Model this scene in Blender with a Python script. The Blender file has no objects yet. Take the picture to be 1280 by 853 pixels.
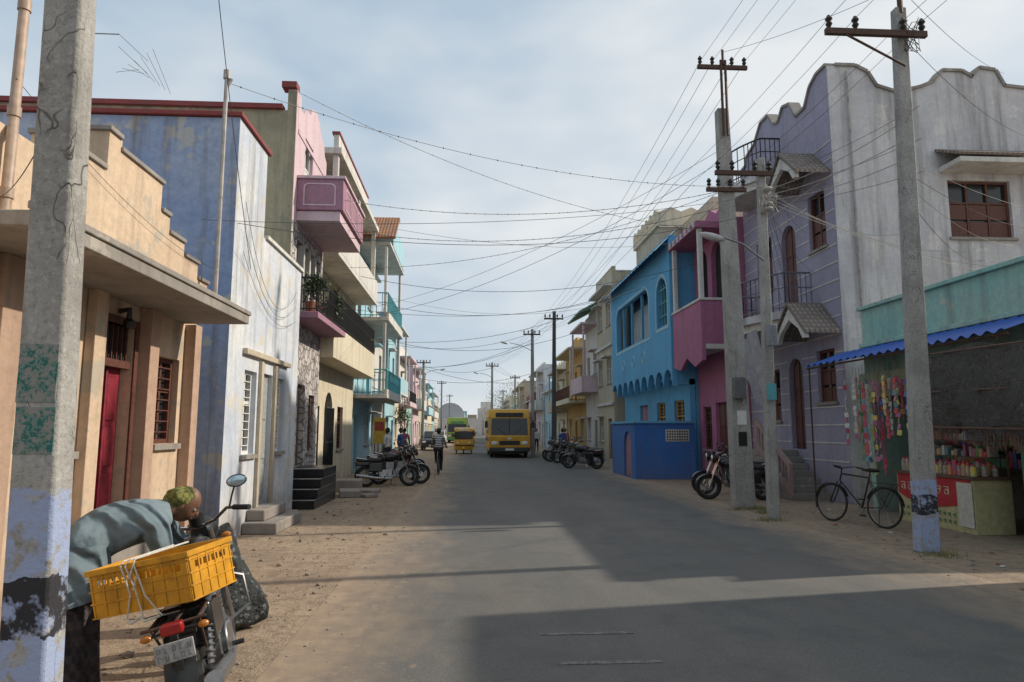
import bpy,bmesh,math,random
from mathutils import Vector,Matrix
R=random.Random(7)
sc=bpy.context.scene
sc.view_settings.view_transform='Standard'
sc.view_settings.look='None'
sc.view_settings.exposure=0
# ---------------------------------------------------------------- materials
def newmat(name):
    m=bpy.data.materials.new(name);m.use_nodes=True
    nt=m.node_tree;nt.nodes.clear()
    o=nt.nodes.new("ShaderNodeOutputMaterial");b=nt.nodes.new("ShaderNodeBsdfPrincipled")
    nt.links.new(b.outputs[0],o.inputs[0])
    return m,nt,b
def nz(nt,vec,scale,detail=5,rough=.6,sc3=None):
    n=nt.nodes.new("ShaderNodeTexNoise");n.inputs["Scale"].default_value=scale
    n.inputs["Detail"].default_value=min(detail,3.6);n.inputs["Roughness"].default_value=rough
    if sc3:
        mp=nt.nodes.new("ShaderNodeMapping");mp.inputs["Scale"].default_value=sc3
        nt.links.new(vec,mp.inputs[0]);vec=mp.outputs[0]
    nt.links.new(vec,n.inputs["Vector"]);return n.outputs[0]
def ramp(nt,f,a,b):
    r=nt.nodes.new("ShaderNodeMapRange");r.inputs[1].default_value=a;r.inputs[2].default_value=b
    r.clamp=True;nt.links.new(f,r.inputs[0]);return r.outputs[0]
def mth(nt,op,a,b):
    n=nt.nodes.new("ShaderNodeMath");n.operation=op
    for i,v in enumerate((a,b)):
        if isinstance(v,(int,float)): n.inputs[i].default_value=v
        else: nt.links.new(v,n.inputs[i])
    return n.outputs[0]
def mix(nt,f,a,b,mode='MIX'):
    n=nt.nodes.new("ShaderNodeMix");n.data_type='RGBA';n.blend_type=mode
    if isinstance(f,(int,float)): n.inputs[0].default_value=f
    else: nt.links.new(f,n.inputs[0])
    for i,v in ((6,a),(7,b)):
        if isinstance(v,tuple): n.inputs[i].default_value=(v[0],v[1],v[2],1)
        else: nt.links.new(v,n.inputs[i])
    return n.outputs[2]
def pos(nt,obj=False):
    if obj:
        return nt.nodes.new("ShaderNodeTexCoord").outputs["Object"]
    return nt.nodes.new("ShaderNodeNewGeometry").outputs["Position"]
def bump(nt,b,h,st=.3,d=.02):
    n=nt.nodes.new("ShaderNodeBump");n.inputs["Strength"].default_value=st;n.inputs["Distance"].default_value=d
    nt.links.new(h,n.inputs["Height"]);nt.links.new(n.outputs[0],b.inputs["Normal"])
MC={}
def wallm(name,c,c2=None,peel=.0,peelc=(.42,.38,.33),streak=.5,dirt=.6,grime=(.12,.10,.085)):
    if name in MC:return MC[name]
    m,nt,b=newmat(name);p=pos(nt)
    if c2 is None:c2=tuple(x*.72 for x in c)
    col=mix(nt,ramp(nt,nz(nt,p,.9,7,.65),.35,.68),c,c2)
    n9=nz(nt,p,11,4,.75)
    col=mix(nt,mth(nt,'MULTIPLY',ramp(nt,n9,.38,.72),.45),col,tuple(x*.55 for x in c))
    if peel>0:
        f=ramp(nt,nz(nt,p,1.5,9,.75),.66-peel*.22,.69-peel*.20)
        col=mix(nt,mth(nt,'MULTIPLY',f,.85),col,peelc)
    s=ramp(nt,nz(nt,p,1.0,6,.65,(3.6,3.6,.28)),.48,.78)
    col=mix(nt,mth(nt,'MULTIPLY',s,streak),col,grime)
    sep=nt.nodes.new("ShaderNodeSeparateXYZ");nt.links.new(p,sep.inputs[0])
    zz=mth(nt,'SUBTRACT',1.0,ramp(nt,sep.outputs[2],0,1.5))
    g=mth(nt,'MULTIPLY',mth(nt,'MULTIPLY',zz,zz),ramp(nt,nz(nt,p,2.2,6,.7),.3,.6))
    col=mix(nt,mth(nt,'MULTIPLY',g,dirt),col,(.17,.13,.10))
    nt.links.new(col,b.inputs["Base Color"]);b.inputs["Roughness"].default_value=.85
    bump(nt,b,n9,.4,.02)
    MC[name]=m;return m
def mat(name,c,rough=.6,metal=0,var=.25,scale=12,c2=None,obj=True,bmp=0):
    if name in MC:return MC[name]
    m,nt,b=newmat(name);p=pos(nt,obj)
    if c2 is None:c2=tuple(x*(1-var) for x in c)
    n=nz(nt,p,scale,3,.65)
    nt.links.new(mix(nt,ramp(nt,n,.35,.65),c,c2),b.inputs["Base Color"])
    b.inputs["Roughness"].default_value=rough;b.inputs["Metallic"].default_value=metal
    if bmp:bump(nt,b,n,bmp,.01)
    MC[name]=m;return m
peach=wallm("peach_plaster",(.64,.49,.35),(.56,.41,.29),.38,(.42,.37,.30),.45,.85)
peach2=wallm("peach_pilaster",(.50,.34,.25),(.43,.29,.21),.0,streak=.4)
bluew=wallm("blue_distemper",(.24,.33,.54),(.38,.44,.56),.4,(.44,.44,.41),.85,.8)
whitew=wallm("whitewash",(.66,.67,.68),(.47,.53,.64),.38,(.56,.52,.44),.55,.8)
olive=wallm("olive_plaster",(.43,.38,.25),(.27,.25,.17),.1,(.3,.28,.22),.95,.6)
pinkw=wallm("pink_paint",(.64,.49,.53),(.56,.42,.46),0,streak=.3)
pinkd=wallm("pink_deep",(.38,.20,.27),(.33,.17,.235),0,streak=.35)
cream=wallm("cream_paint",(.68,.61,.46),(.60,.53,.40),0,streak=.45)
offw=wallm("offwhite_paint",(.67,.65,.61),(.55,.53,.50),0,streak=.5)
lavn=wallm("lavender_paint",(.36,.34,.44),(.30,.285,.38),.0,streak=.3)
greyw=wallm("grey_lime_wall",(.62,.61,.62),(.44,.435,.46),.28,(.64,.62,.59),.8,.7)
turq=wallm("turquoise_paint",(.28,.52,.47),(.36,.50,.42),.25,(.45,.5,.42),.6)
mag=wallm("magenta_paint",(.42,.15,.26),(.36,.13,.23),0,streak=.4)
sky_b=wallm("azure_paint",(.12,.40,.66),(.10,.34,.58),0,streak=.3,dirt=.3)
cob=wallm("cobalt_paint",(.045,.17,.48),(.035,.13,.40),0,streak=.3,dirt=.4)
tan=wallm("tan_plaster",(.52,.45,.34),(.42,.36,.27),.1,streak=.5)
ochre=wallm("ochre_paint",(.58,.36,.11),(.48,.29,.09),0,streak=.5)
cyan=wallm("cyan_paint",(.38,.60,.68),(.32,.53,.63),0,streak=.4)
tealb=wallm("teal_trim",(.12,.42,.48),None,0,streak=.3)
greenp=wallm("green_paint",(.12,.30,.18),None,0,streak=.3)
conc=wallm("weathered_concrete",(.34,.31,.28),(.22,.20,.18),.1,streak=.6,dirt=.3)
redtrim=wallm("red_coping",(.28,.06,.06),None,0,streak=.5)
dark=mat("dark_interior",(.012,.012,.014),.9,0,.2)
glass=mat("dark_glass",(.02,.025,.03),.12,0,.2)
wood=mat("red_brown_wood",(.13,.045,.03),.6,0,.4,20)
wood2=mat("grey_brown_wood",(.16,.09,.06),.7,0,.4,20)
reddoor=mat("crimson_door_paint",(.27,.02,.04),.5,0,.45,8)
whitep=mat("white_gloss_paint",(.70,.70,.68),.5,0,.15)
black=mat("black_paint",(.015,.015,.016),.4,0,.3)
rubber=mat("tyre_rubber",(.02,.02,.02),.85,0,.3)
steel=mat("dull_steel",(.35,.35,.36),.35,.9,.3)
chrome=mat("chrome",(.7,.7,.7),.15,1,.1)
rust=mat("rusty_iron",(.10,.055,.04),.7,.3,.4,20)
wirem=mat("wire_insulation",(.06,.06,.065),.6,0,.2)
wirem2=mat("pale_cable",(.38,.36,.33),.6,0,.2)
blacktile=mat("black_granite",(.02,.02,.022),.3,0,.4,6)
def stonem():
    m,nt,b=newmat("rubble_stone_cladding");p=pos(nt)
    v=nt.nodes.new("ShaderNodeTexVoronoi");v.inputs["Scale"].default_value=4.5;nt.links.new(p,v.inputs["Vector"])
    v2=nt.nodes.new("ShaderNodeTexVoronoi");v2.feature='DISTANCE_TO_EDGE';v2.inputs["Scale"].default_value=4.5;nt.links.new(p,v2.inputs["Vector"])
    e=ramp(nt,v2.outputs[0],.02,.08)
    sp=nt.nodes.new("ShaderNodeSeparateColor");nt.links.new(v.outputs["Color"],sp.inputs[0])
    c=mix(nt,sp.outputs[0],(.32,.29,.28),(.58,.54,.52))
    c=mix(nt,e,(.17,.15,.14),c);nt.links.new(c,b.inputs["Base Color"]);b.inputs["Roughness"].default_value=.8
    bump(nt,b,e,.6,.04);return m
stone=stonem()
def tilem(name,c):
    m,nt,b=newmat(name);p=pos(nt)
    w=nt.nodes.new("ShaderNodeTexWave");w.bands_direction='Y';w.inputs["Scale"].default_value=2.6;w.inputs["Distortion"].default_value=.3
    nt.links.new(p,w.inputs[0])
    w2=nt.nodes.new("ShaderNodeTexWave");w2.bands_direction='X';w2.inputs["Scale"].default_value=2.6;nt.links.new(p,w2.inputs[0])
    f=mth(nt,'MULTIPLY',w.outputs[1],w2.outputs[1])
    c1=mix(nt,f,tuple(x*.45 for x in c),c)
    c1=mix(nt,ramp(nt,nz(nt,p,4),.45,.7),c1,(.16,.13,.11))
    nt.links.new(c1,b.inputs["Base Color"]);b.inputs["Roughness"].default_value=.85
    bump(nt,b,f,.8,.04);return m
tileg=tilem("grey_clay_tile",(.36,.30,.26))
tileo=tilem("orange_clay_tile",(.58,.26,.13))
def polem(name,bluebase,green=False):
    m,nt,b=newmat(name);p=pos(nt)
    c=mix(nt,ramp(nt,nz(nt,p,2.2,8,.7),.35,.65),(.37,.36,.34),(.25,.24,.225))
    c=mix(nt,mth(nt,'MULTIPLY',ramp(nt,nz(nt,p,38,5,.8),.5,.68),.6),c,(.13,.125,.115))
    c=mix(nt,mth(nt,'MULTIPLY',ramp(nt,nz(nt,p,26,5,.8),.52,.68),.5),c,(.5,.49,.46))
    c=mix(nt,mth(nt,'MULTIPLY',ramp(nt,nz(nt,p,1,4,.7,(9,9,.7)),.55,.72),.5),c,(.12,.115,.10))
    cr=nt.nodes.new("ShaderNodeTexVoronoi");cr.feature='DISTANCE_TO_EDGE';cr.inputs["Scale"].default_value=2.2
    mp=nt.nodes.new("ShaderNodeMapping");mp.inputs["Scale"].default_value=(2.2,2.2,.35)
    av=nt.nodes.new("ShaderNodeVectorMath");av.operation='ADD'
    nn=nt.nodes.new("ShaderNodeTexNoise");nn.inputs["Scale"].default_value=2.5;nn.inputs["Detail"].default_value=3
    sv=nt.nodes.new("ShaderNodeVectorMath");sv.operation='SCALE';sv.inputs[3].default_value=.35
    nt.links.new(p,nn.inputs["Vector"]);nt.links.new(nn.outputs["Color"],sv.inputs[0])
    nt.links.new(p,av.inputs[0]);nt.links.new(sv.outputs[0],av.inputs[1]);nt.links.new(av.outputs[0],mp.inputs[0]);nt.links.new(mp.outputs[0],cr.inputs["Vector"])
    crack=mth(nt,'MAXIMUM',ramp(nt,cr.outputs[0],.0,.012),ramp(nt,nz(nt,p,1.6,3,.6),.56,.50))
    c=mix(nt,crack,(.11,.10,.09),c)
    sep=nt.nodes.new("ShaderNodeSeparateXYZ");nt.links.new(p,sep.inputs[0])
    z=mth(nt,'ADD',sep.outputs[2],mth(nt,'MULTIPLY',nz(nt,p,6,6,.7),.18))
    if bluebase:
        zt,zk,zk0=bluebase
        f=mth(nt,'MULTIPLY',mth(nt,'LESS_THAN',z,zt),ramp(nt,nz(nt,p,9,7,.75),.40,.50))
        c=mix(nt,f,c,(.30,.36,.54))
        f=mth(nt,'MULTIPLY',mth(nt,'MULTIPLY',mth(nt,'LESS_THAN',z,zk),mth(nt,'GREATER_THAN',z,zk0)),ramp(nt,nz(nt,p,11,7,.75),.38,.5))
        c=mix(nt,f,c,(.025,.025,.03))
    nt.links.new(c,b.inputs["Base Color"]);b.inputs["Roughness"].default_value=.9
    bump(nt,b,mth(nt,'ADD',nz(nt,p,30,6,.75),crack),.7,.012);return m
def stencilm():
    m,nt,b=newmat("green_paint_stencil");p=pos(nt)
    n=nz(nt,p,1,2,.5,(75,75,55));n2=nz(nt,p,22,6,.8)
    c=mix(nt,ramp(nt,n,.50,.54),(.025,.13,.115),(.12,.21,.18))
    c=mix(nt,ramp(nt,n2,.45,.55),c,(.24,.235,.22))
    nt.links.new(c,b.inputs["Base Color"]);b.inputs["Roughness"].default_value=.9;return m
stencil=stencilm()
# ---------------------------------------------------------------- builder
COL=sc.collection
class E:
    def __init__(s,name,loc=(0,0,0),rot=(0,0,0),scale=1):
        s.root=bpy.data.objects.new(name,None);COL.objects.link(s.root);s.root.empty_display_size=.2
        s.root.location=loc;s.root.rotation_euler=rot;s.root.scale=(scale,)*3
        s.parts={};s.bev={}
    def P(s,part,m,bev=0):
        k=(part,m.name)
        if k not in s.parts:
            s.parts[k]=(bmesh.new(),m,bev)
        return s.parts[k][0]
    def link(s,ob):
        COL.objects.link(ob);ob.parent=s.root;return ob
    def done(s):
        for (pn,_),(bm,m,bev) in s.parts.items():
            me=bpy.data.meshes.new(pn);bm.to_mesh(me);bm.free()
            me.materials.append(m)
            me.shade_smooth();me.set_sharp_from_angle(angle=math.radians(38))
            ob=bpy.data.objects.new(pn,me);s.link(ob)
            if bev:
                md=ob.modifiers.new("bev","BEVEL");md.width=bev;md.segments=2;md.limit_method='ANGLE'
        return s.root
def box(bm,x0,x1,y0,y1,z0,z1,M=None):
    v=[bm.verts.new((x,y,z)) for z in (z0,z1) for x,y in ((x0,y0),(x1,y0),(x1,y1),(x0,y1))]
    if M is not None:
        for q in v:q.co=M@q.co
    for f in ((3,2,1,0),(4,5,6,7),(0,1,5,4),(1,2,6,5),(2,3,7,6),(3,0,4,7)):bm.faces.new([v[i] for i in f])
def frame_from(d):
    d=d.normalized();a=Vector((0,0,1)) if abs(d.z)<.9 else Vector((1,0,0))
    u=d.cross(a).normalized();return u,d.cross(u).normalized()
def tube(bm,pts,r,n=8,cap=True):
    pts=[Vector(p) for p in pts];rs=r if isinstance(r,(list,tuple)) else [r]*len(pts)
    rings=[];u=None
    for i,p in enumerate(pts):
        d=(pts[min(i+1,len(pts)-1)]-pts[max(i-1,0)])
        if u is None:u,w=frame_from(d)
        else:
            dn=d.normalized();u=(u-dn*u.dot(dn)).normalized();w=dn.cross(u)
        rings.append([bm.verts.new(p+(u*math.cos(2*math.pi*k/n)+w*math.sin(2*math.pi*k/n))*rs[i]) for k in range(n)])
    for a,b in zip(rings,rings[1:]):
        for k in range(n):bm.faces.new((a[k],a[(k+1)%n],b[(k+1)%n],b[k]))
    if cap and n>2:
        bm.faces.new(rings[0][::-1]);bm.faces.new(rings[-1])
def sph(bm,c,r,seg=12,M=None):
    if not isinstance(r,(tuple,list)):r=(r,r,r)
    mt=Matrix.Translation(c)@(M if M is not None else Matrix())@Matrix.Diagonal((r[0],r[1],r[2],1))
    bmesh.ops.create_uvsphere(bm,u_segments=seg,v_segments=max(6,seg*2//3),radius=1,matrix=mt)
def torus(bm,c,axis,R0,r,n=28,m=8):
    axis=Vector(axis);u,w=frame_from(axis);a=axis.normalized();c=Vector(c);rings=[]
    for i in range(n):
        t=2*math.pi*i/n;d=u*math.cos(t)+w*math.sin(t)
        rings.append([bm.verts.new(c+d*(R0+r*math.cos(2*math.pi*k/m))+a*r*math.sin(2*math.pi*k/m)) for k in range(m)])
    for i in range(n):
        A=rings[i];B=rings[(i+1)%n]
        for k in range(m):bm.faces.new((A[k],B[k],B[(k+1)%m],A[(k+1)%m]))
def plate(bm,outline,holes,plane,c,th):
    cu=bpy.data.curves.new("t","CURVE");cu.dimensions='2D';cu.fill_mode='BOTH';cu.extrude=th/2
    for pl in [outline]+list(holes):
        sp=cu.splines.new('POLY');sp.points.add(len(pl)-1)
        for q,(a,b) in zip(sp.points,pl):q.co=(a,b,0,1)
        sp.use_cyclic_u=True
    ob=bpy.data.objects.new("t",cu);me=bpy.data.meshes.new_from_object(ob)
    for v in me.vertices:
        a,b,w=v.co
        v.co=(c+w,a,b) if plane=='X' else ((a,c+w,b) if plane=='Y' else (a,b,c+w))
    t=bmesh.new();t.from_mesh(me);bmesh.ops.remove_doubles(t,verts=t.verts,dist=1e-5);bmesh.ops.recalc_face_normals(t,faces=t.faces);t.to_mesh(me);t.free()
    bm.from_mesh(me);bpy.data.objects.remove(ob);bpy.data.curves.remove(cu);bpy.data.meshes.remove(me)
def rect(a0,a1,b0,b1):return [(a0,b0),(a1,b0),(a1,b1),(a0,b1)]
def arch(a0,a1,b0,b1,n=8,rr=None):
    r=(a1-a0)/2 if rr is None else rr
    c=(a0+a1)/2;h=b1-r
    if rr is None:
        return [(a0,b0),(a1,b0)]+[(c+r*math.cos(t),h+r*math.sin(t)) for t in [math.pi*i/n for i in range(n+1)]]
    return [(a0,b0),(a1,b0),(a1,b1-r)]+[(a1-r+r*math.cos(t),b1-r+r*math.sin(t)) for t in [math.pi/2*i/4 for i in range(1,5)]]+[(a0+r-r*math.sin(t),b1-r+r*math.cos(t)) for t in [math.pi/2*i/4 for i in range(0,5)]]
def pbox(bm,pl,d0,d1,u0,u1,z0,z1):
    if d0>d1:d0,d1=d1,d0
    if pl=='X':box(bm,d0,d1,u0,u1,z0,z1)
    else:box(bm,u0,u1,d0,d1,z0,z1)
def window(e,pl,c,s,u0,u1,z0,z1,fm,style='bars',depth=.1):
    F=e.P("window_frame",fm);G=e.P("window_glass",glass if style!='dark' else dark)
    o=c-s*depth
    t=.055
    pbox(F,pl,o-s*.05,o+s*.02,u0,u0+t,z0,z1);pbox(F,pl,o-s*.05,o+s*.02,u1-t,u1,z0,z1)
    pbox(F,pl,o-s*.05,o+s*.02,u0+t,u1-t,z0,z0+t);pbox(F,pl,o-s*.05,o+s*.02,u0+t,u1-t,z1-t,z1)
    pbox(G,pl,o-s*.06,o-s*.045,u0+t,u1-t,z0+t,z1-t)
    n=max(2,round((u1-u0)/.5))
    for i in range(1,n):
        u=u0+(u1-u0)*i/n
        pbox(F,pl,o-s*.04,o+s*.01,u-.025,u+.025,z0+t,z1-t)
    if style in('bars','shut'):
        zm=z0+(z1-z0)*.62
        pbox(F,pl,o-s*.04,o+s*.006,u0+t,u1-t,zm-.025,zm+.025)
    if style=='bars':
        k=z0+.14
        while k<z1-.1:
            pbox(e.P("window_bars",fm),pl,o+s*.022,o+s*.034,u0+t,u1-t,k-.007,k+.007);k+=.13
    if style=='shut':
        for i in range(n):
            a=u0+(u1-u0)*i/n+.04;b=u0+(u1-u0)*(i+1)/n-.04
            pbox(F,pl,o-s*.03,o-s*.002,a,b,z0+t,z0+(zm-z0)*.5-.03)
            pbox(F,pl,o-s*.03,o-s*.002,a,b,z0+(zm-z0)*.5+.03,zm-.04)
    pbox(e.P("window_sill",conc),pl,c+s*.002,c+s*.06,u0-.06,u1+.06,z0-.07,z0-.003)
def door(e,pl,c,s,u0,u1,z0,z1,m,depth=.12):
    D=e.P("door_leaf",m,.004);o=c-s*depth
    pbox(D,pl,o-s*.05,o,u0+.002,u1-.002,z0+.002,z1-.002)
    um=(u0+u1)/2
    for a,b in((u0+.07,um-.05),(um+.05,u1-.07)):
        h=(z1-z0)
        for f0,f1 in((.06,.3),(.35,.6),(.65,.93)):
            pbox(D,pl,o,o+s*.018,a,b,z0+h*f0,z0+h*f1)
    pbox(D,pl,o,o+s*.03,um-.02,um+.02,z0+.01,z1-.01)
def railing(e,pts,z0,z1,m,sp=.13,r=.012,part="railing"):
    b=e.P(part,m)
    for (x0,y0),(x1,y1) in zip(pts,pts[1:]):
        L=math.hypot(x1-x0,y1-y0);n=max(1,int(L/sp))
        tube(b,[(x0,y0,z1),(x1,y1,z1)],r*1.8,6);tube(b,[(x0,y0,z0+.08),(x1,y1,z0+.08)],r*1.3,5)
        tube(b,[(x0,y0,(z0+z1)/2+.1),(x1,y1,(z0+z1)/2+.1)],r,5)
        for i in range(n+1):
            t=i/n;tube(b,[(x0+(x1-x0)*t,y0+(y1-y0)*t,z0),(x0+(x1-x0)*t,y0+(y1-y0)*t,z1)],r,5,False)
def skin(verts,edges,sub=2,root=0):
    me=bpy.data.meshes.new("s");me.from_pydata([v[0] for v in verts],edges,[])
    ob=bpy.data.objects.new("s",me);COL.objects.link(ob)
    ob.modifiers.new("k","SKIN").use_smooth_shade=True
    for i,v in enumerate(verts):
        r=v[1];sv=me.skin_vertices[0].data[i];sv.radius=(r,r) if not isinstance(r,tuple) else r
        sv.use_root=(i==root)
    md=ob.modifiers.new("u","SUBSURF");md.levels=sub;md.render_levels=sub
    dg=bpy.context.evaluated_depsgraph_get();out=bpy.data.meshes.new_from_object(ob.evaluated_get(dg))
    bpy.data.objects.remove(ob);return out
def addmesh(e,name,me,mats,fn=None):
    me.materials.clear()
    for m in mats:me.materials.append(m)
    for p in me.polygons:
        p.use_smooth=True
        p.material_index=fn(p.center) if fn else 0
    return e.link(bpy.data.objects.new(name,me))
# ---------------------------------------------------------------- ground and road
def sandm():
    m,nt,b=newmat("sandy_dirt");p=pos(nt)
    c=mix(nt,ramp(nt,nz(nt,p,.7,8,.65),.35,.65),(.37,.275,.19),(.27,.20,.14))
    c=mix(nt,ramp(nt,nz(nt,p,6,8,.75),.46,.66),c,(.19,.14,.10))
    c=mix(nt,mth(nt,'MULTIPLY',ramp(nt,nz(nt,p,60,3,.6),.5,.7),.5),c,(.44,.35,.27))
    nt.links.new(c,b.inputs["Base Color"]);b.inputs["Roughness"].default_value=.95
    bump(nt,b,mth(nt,'ADD',nz(nt,p,4,8,.7),mth(nt,'MULTIPLY',nz(nt,p,45,4,.7),.4)),.8,.06);return m
def roadm():
    m,nt,b=newmat("worn_asphalt");p=pos(nt)
    c=mix(nt,ramp(nt,nz(nt,p,.8,8,.6,(1.2,.15,1)),.35,.65),(.115,.11,.104),(.088,.086,.083))
    c=mix(nt,mth(nt,'MULTIPLY',ramp(nt,nz(nt,p,110,3,.7),.5,.7),.6),c,(.23,.215,.19))
    c=mix(nt,mth(nt,'MULTIPLY',ramp(nt,nz(nt,p,70,3,.7),.5,.68),.5),c,(.045,.045,.045))
    c=mix(nt,mth(nt,'MULTIPLY',ramp(nt,nz(nt,p,1.1,9,.7),.50,.64),.45),c,(.065,.065,.063))
    c=mix(nt,mth(nt,'MULTIPLY',ramp(nt,nz(nt,p,.5,4,.8,(1,.4,1)),.48,.66),.22),c,(.22,.18,.14))
    sep=nt.nodes.new("ShaderNodeSeparateXYZ");nt.links.new(p,sep.inputs[0])
    d=mth(nt,'ABSOLUTE',mth(nt,'SUBTRACT',sep.outputs[0],2.15),0)
    wob=mth(nt,'MULTIPLY',mth(nt,'SUBTRACT',nz(nt,p,1.0,8,.75,(1,.45,1)),.5),2.4)
    e=ramp(nt,mth(nt,'ADD',d,wob),2.35,3.5)
    e=mth(nt,'MAXIMUM',mth(nt,'MULTIPLY',e,.9),ramp(nt,mth(nt,'ADD',d,mth(nt,'MULTIPLY',wob,.3)),3.1,3.45))
    e=mth(nt,'MAXIMUM',e,mth(nt,'MULTIPLY',ramp(nt,mth(nt,'ADD',d,mth(nt,'MULTIPLY',mth(nt,'SUBTRACT',nz(nt,p,6,4,.8),.5),3)),2.8,3.4),.8))
    sand=mix(nt,ramp(nt,nz(nt,p,5,8,.7),.35,.65),(.34,.255,.175),(.25,.185,.135))
    c=mix(nt,e,c,sand)
    nt.links.new(c,b.inputs["Base Color"]);b.inputs["Roughness"].default_value=.85
    bump(nt,b,mth(nt,'ADD',nz(nt,p,80,4,.7),nz(nt,p,3,6,.6)),.35,.012);return m
def grid(name,x0,x1,ys,z,m,nx=1,f=None):
    bm=bmesh.new();rows=[[bm.verts.new((x0+(x1-x0)*i/nx,y,z+(f(x0+(x1-x0)*i/nx,y) if f else 0))) for i in range(nx+1)] for y in ys]
    for a,b in zip(rows,rows[1:]):
        for i in range(nx):bm.faces.new((a[i],a[i+1],b[i+1],b[i]))
    me=bpy.data.meshes.new(name);bm.to_mesh(me);bm.free();me.materials.append(m);me.shade_smooth()
    ob=bpy.data.objects.new(name,me);COL.objects.link(ob);return ob
sand=sandm()
grid("ground",-900,900,[-60,0,1600],0,sand)
grid("road",-1.4,5.7,[-40,0,10,30,80,700],.004,roadm())
def sunstreakm():
    m,nt,b=newmat("sun_streak_paint");p=pos(nt)
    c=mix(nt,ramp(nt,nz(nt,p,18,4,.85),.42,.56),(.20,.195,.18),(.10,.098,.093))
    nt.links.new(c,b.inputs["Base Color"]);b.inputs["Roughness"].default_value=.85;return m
mk=E("road_sun_streaks");pm=sunstreakm()  # sunlight gaps in the road shadow, painted as pale mottled strips
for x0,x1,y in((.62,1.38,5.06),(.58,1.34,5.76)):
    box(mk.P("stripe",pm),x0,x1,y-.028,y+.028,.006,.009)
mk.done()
st=E("loose_stones");sm=mat("pebble",(.30,.25,.20),.9,0,.4,5)
for i in range(1000):
    y=R.uniform(4,30) if i%3 else R.uniform(4,12);side=R.random()<.65
    x=R.uniform(-3.4,-1.0) if side else R.uniform(5.4,8)
    r=R.uniform(.005,.018)*(1 if R.random()<.93 else 2.8)
    bmesh.ops.create_icosphere(st.P("stones",sm),subdivisions=1,radius=r,matrix=Matrix.Translation((x,y,r*.4))@Matrix.Rotation(R.random()*3,4,'Z')@Matrix.Diagonal((1,R.uniform(.6,1),.6,1)))
st.done()
lt=E("litter")
for i in range(90):
    y=R.uniform(7,22);x=R.uniform(5.9,7.6) if R.random()<.65 else R.uniform(-3.4,-2)
    c=R.choice([(.6,.6,.58),(.35,.05,.05),(.1,.2,.3),(.4,.33,.2),(.12,.09,.06)])
    m=mat("litter_%.2f"%c[0],c,.6);a=R.random()*3;q=R.uniform(.3,.9)
    box(lt.P("scrap",m),-.04*q,.04*q,-.03*q,.03*q,.012,.016,Matrix.Translation((x,y,0))@Matrix.Rotation(a,4,'Z')@Matrix.Rotation(R.uniform(-.3,.3),4,'X'))
lt.done()
# ---------------------------------------------------------------- LEFT: peach house
e=E("peach_house")
X=-3.7
holes=[rect(6.1,6.62,1.45,2.62),rect(7.05,7.68,.72,2.75),rect(8.28,8.88,1.48,2.52)]
plate(e.P("front_wall",peach),rect(1.5,9.35,0,3.45),holes,'X',X-.1,.2)
box(e.P("body",peach),-9.5,X-.203,1.52,9.33,0,3.4)
window(e,'X',X,1,6.1,6.62,1.45,2.62,wood,'bars');window(e,'X',X,1,8.28,8.88,1.48,2.52,wood,'bars')
door(e,'X',X,1,7.05,7.68,.72,2.3,reddoor)
F=e.P("door_frame",wood)
box(F,X-.12,X+.02,6.97,7.048,.72,2.83);box(F,X-.12,X+.02,7.682,7.76,.72,2.83);box(F,X-.12,X+.018,7.052,7.678,2.75,2.83);box(F,X-.12,X-.02,7.052,7.678,2.3,2.38)
box(e.P("transom",dark),X-.14,X-.08,7.052,7.678,2.38,2.75)
for k in range(6):box(F,X-.06,X-.04,7.11+k*.1,7.125+k*.1,2.38,2.75)
Pp=e.P("pilaster",peach2,.006)
for y0,y1 in((5.35,5.6),(7.78,8.0),(9.0,9.2)):
    box(Pp,X+.003,X+.14,y0,y1,0,3.0)
box(e.P("pilaster",peach,.006),X+.003,X+.10,6.72,6.93,0,3.0)
C=e.P("canopy_slab",conc,.01)
box(C,X-.0,-2.88,4.6,8.95,3.0,3.11);box(C,-2.96,-2.86,4.58,8.97,3.112,3.17)
box(e.P("parapet_base",peach),X-.15,X+.08,1.5,9.4,3.17,3.42)
out=[(1.5,3.42),(9.45,3.42),(9.45,3.62),(9.1,3.62),(9.1,3.82),(8.65,3.82),(8.65,3.98),(8.2,3.98),(8.2,4.18),(7.95,4.18),(7.95,4.5),(7.0,4.5),(7.0,4.62),(6.75,4.62),(6.75,4.2),(5.9,4.2),(5.9,4.0),(1.5,4.0)]
plate(e.P("parapet",peach),out,[],'X',X-.03,.2)
cp=e.P("parapet_cap",conc,.008)
for y0,y1,z in((7.0-.02,7.97,4.503),(6.72,7.03-.052,4.623),(8.2,8.67-.02,3.983),(8.67,9.12,3.823),(9.12,9.48,3.623),(5.88,6.718,4.203),(7.972,8.198,4.183)):
    box(cp,X-.16,X+.10,y0,y1,z,z+.05)
tube(e.P("light_fitting",black),[(X+.02,8.35-1.05,2.88),(X+.12,7.3,2.9),(X+.12,7.3,2.8)],.03)
sph(e.P("light_fitting",black),(X+.12,7.3,2.75),.06,10)
tube(e.P("cable",wirem),[(X+.02,5.1,3.3),(X+.03,5.9,3.25),(X+.03,7,3.32),(X+.03,9.2,3.3)],.008,5)
box(e.P("plinth",conc,.01),X+.004,X+.28,6.9,7.85,0,.68);box(e.P("plinth",conc,.01),X+.282,X+.6,6.9,7.85,0,.34)
e.done()
pv=mat("pvc_pipe",(.42,.30,.22),.5,0,.25)
pv2=mat("grey_pipe",(.40,.37,.35),.5,0,.4,6)
e=E("drain_pipe");b=e.P("pipe",pv)
tube(b,[(-3.62,5.15,2.6),(-3.62,5.15,2.95),(-3.55,5.25,3.1),(-3.55,5.25,3.9),(-3.62,5.35,4.05),(-3.62,5.35,5.9)],.04,10)
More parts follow.
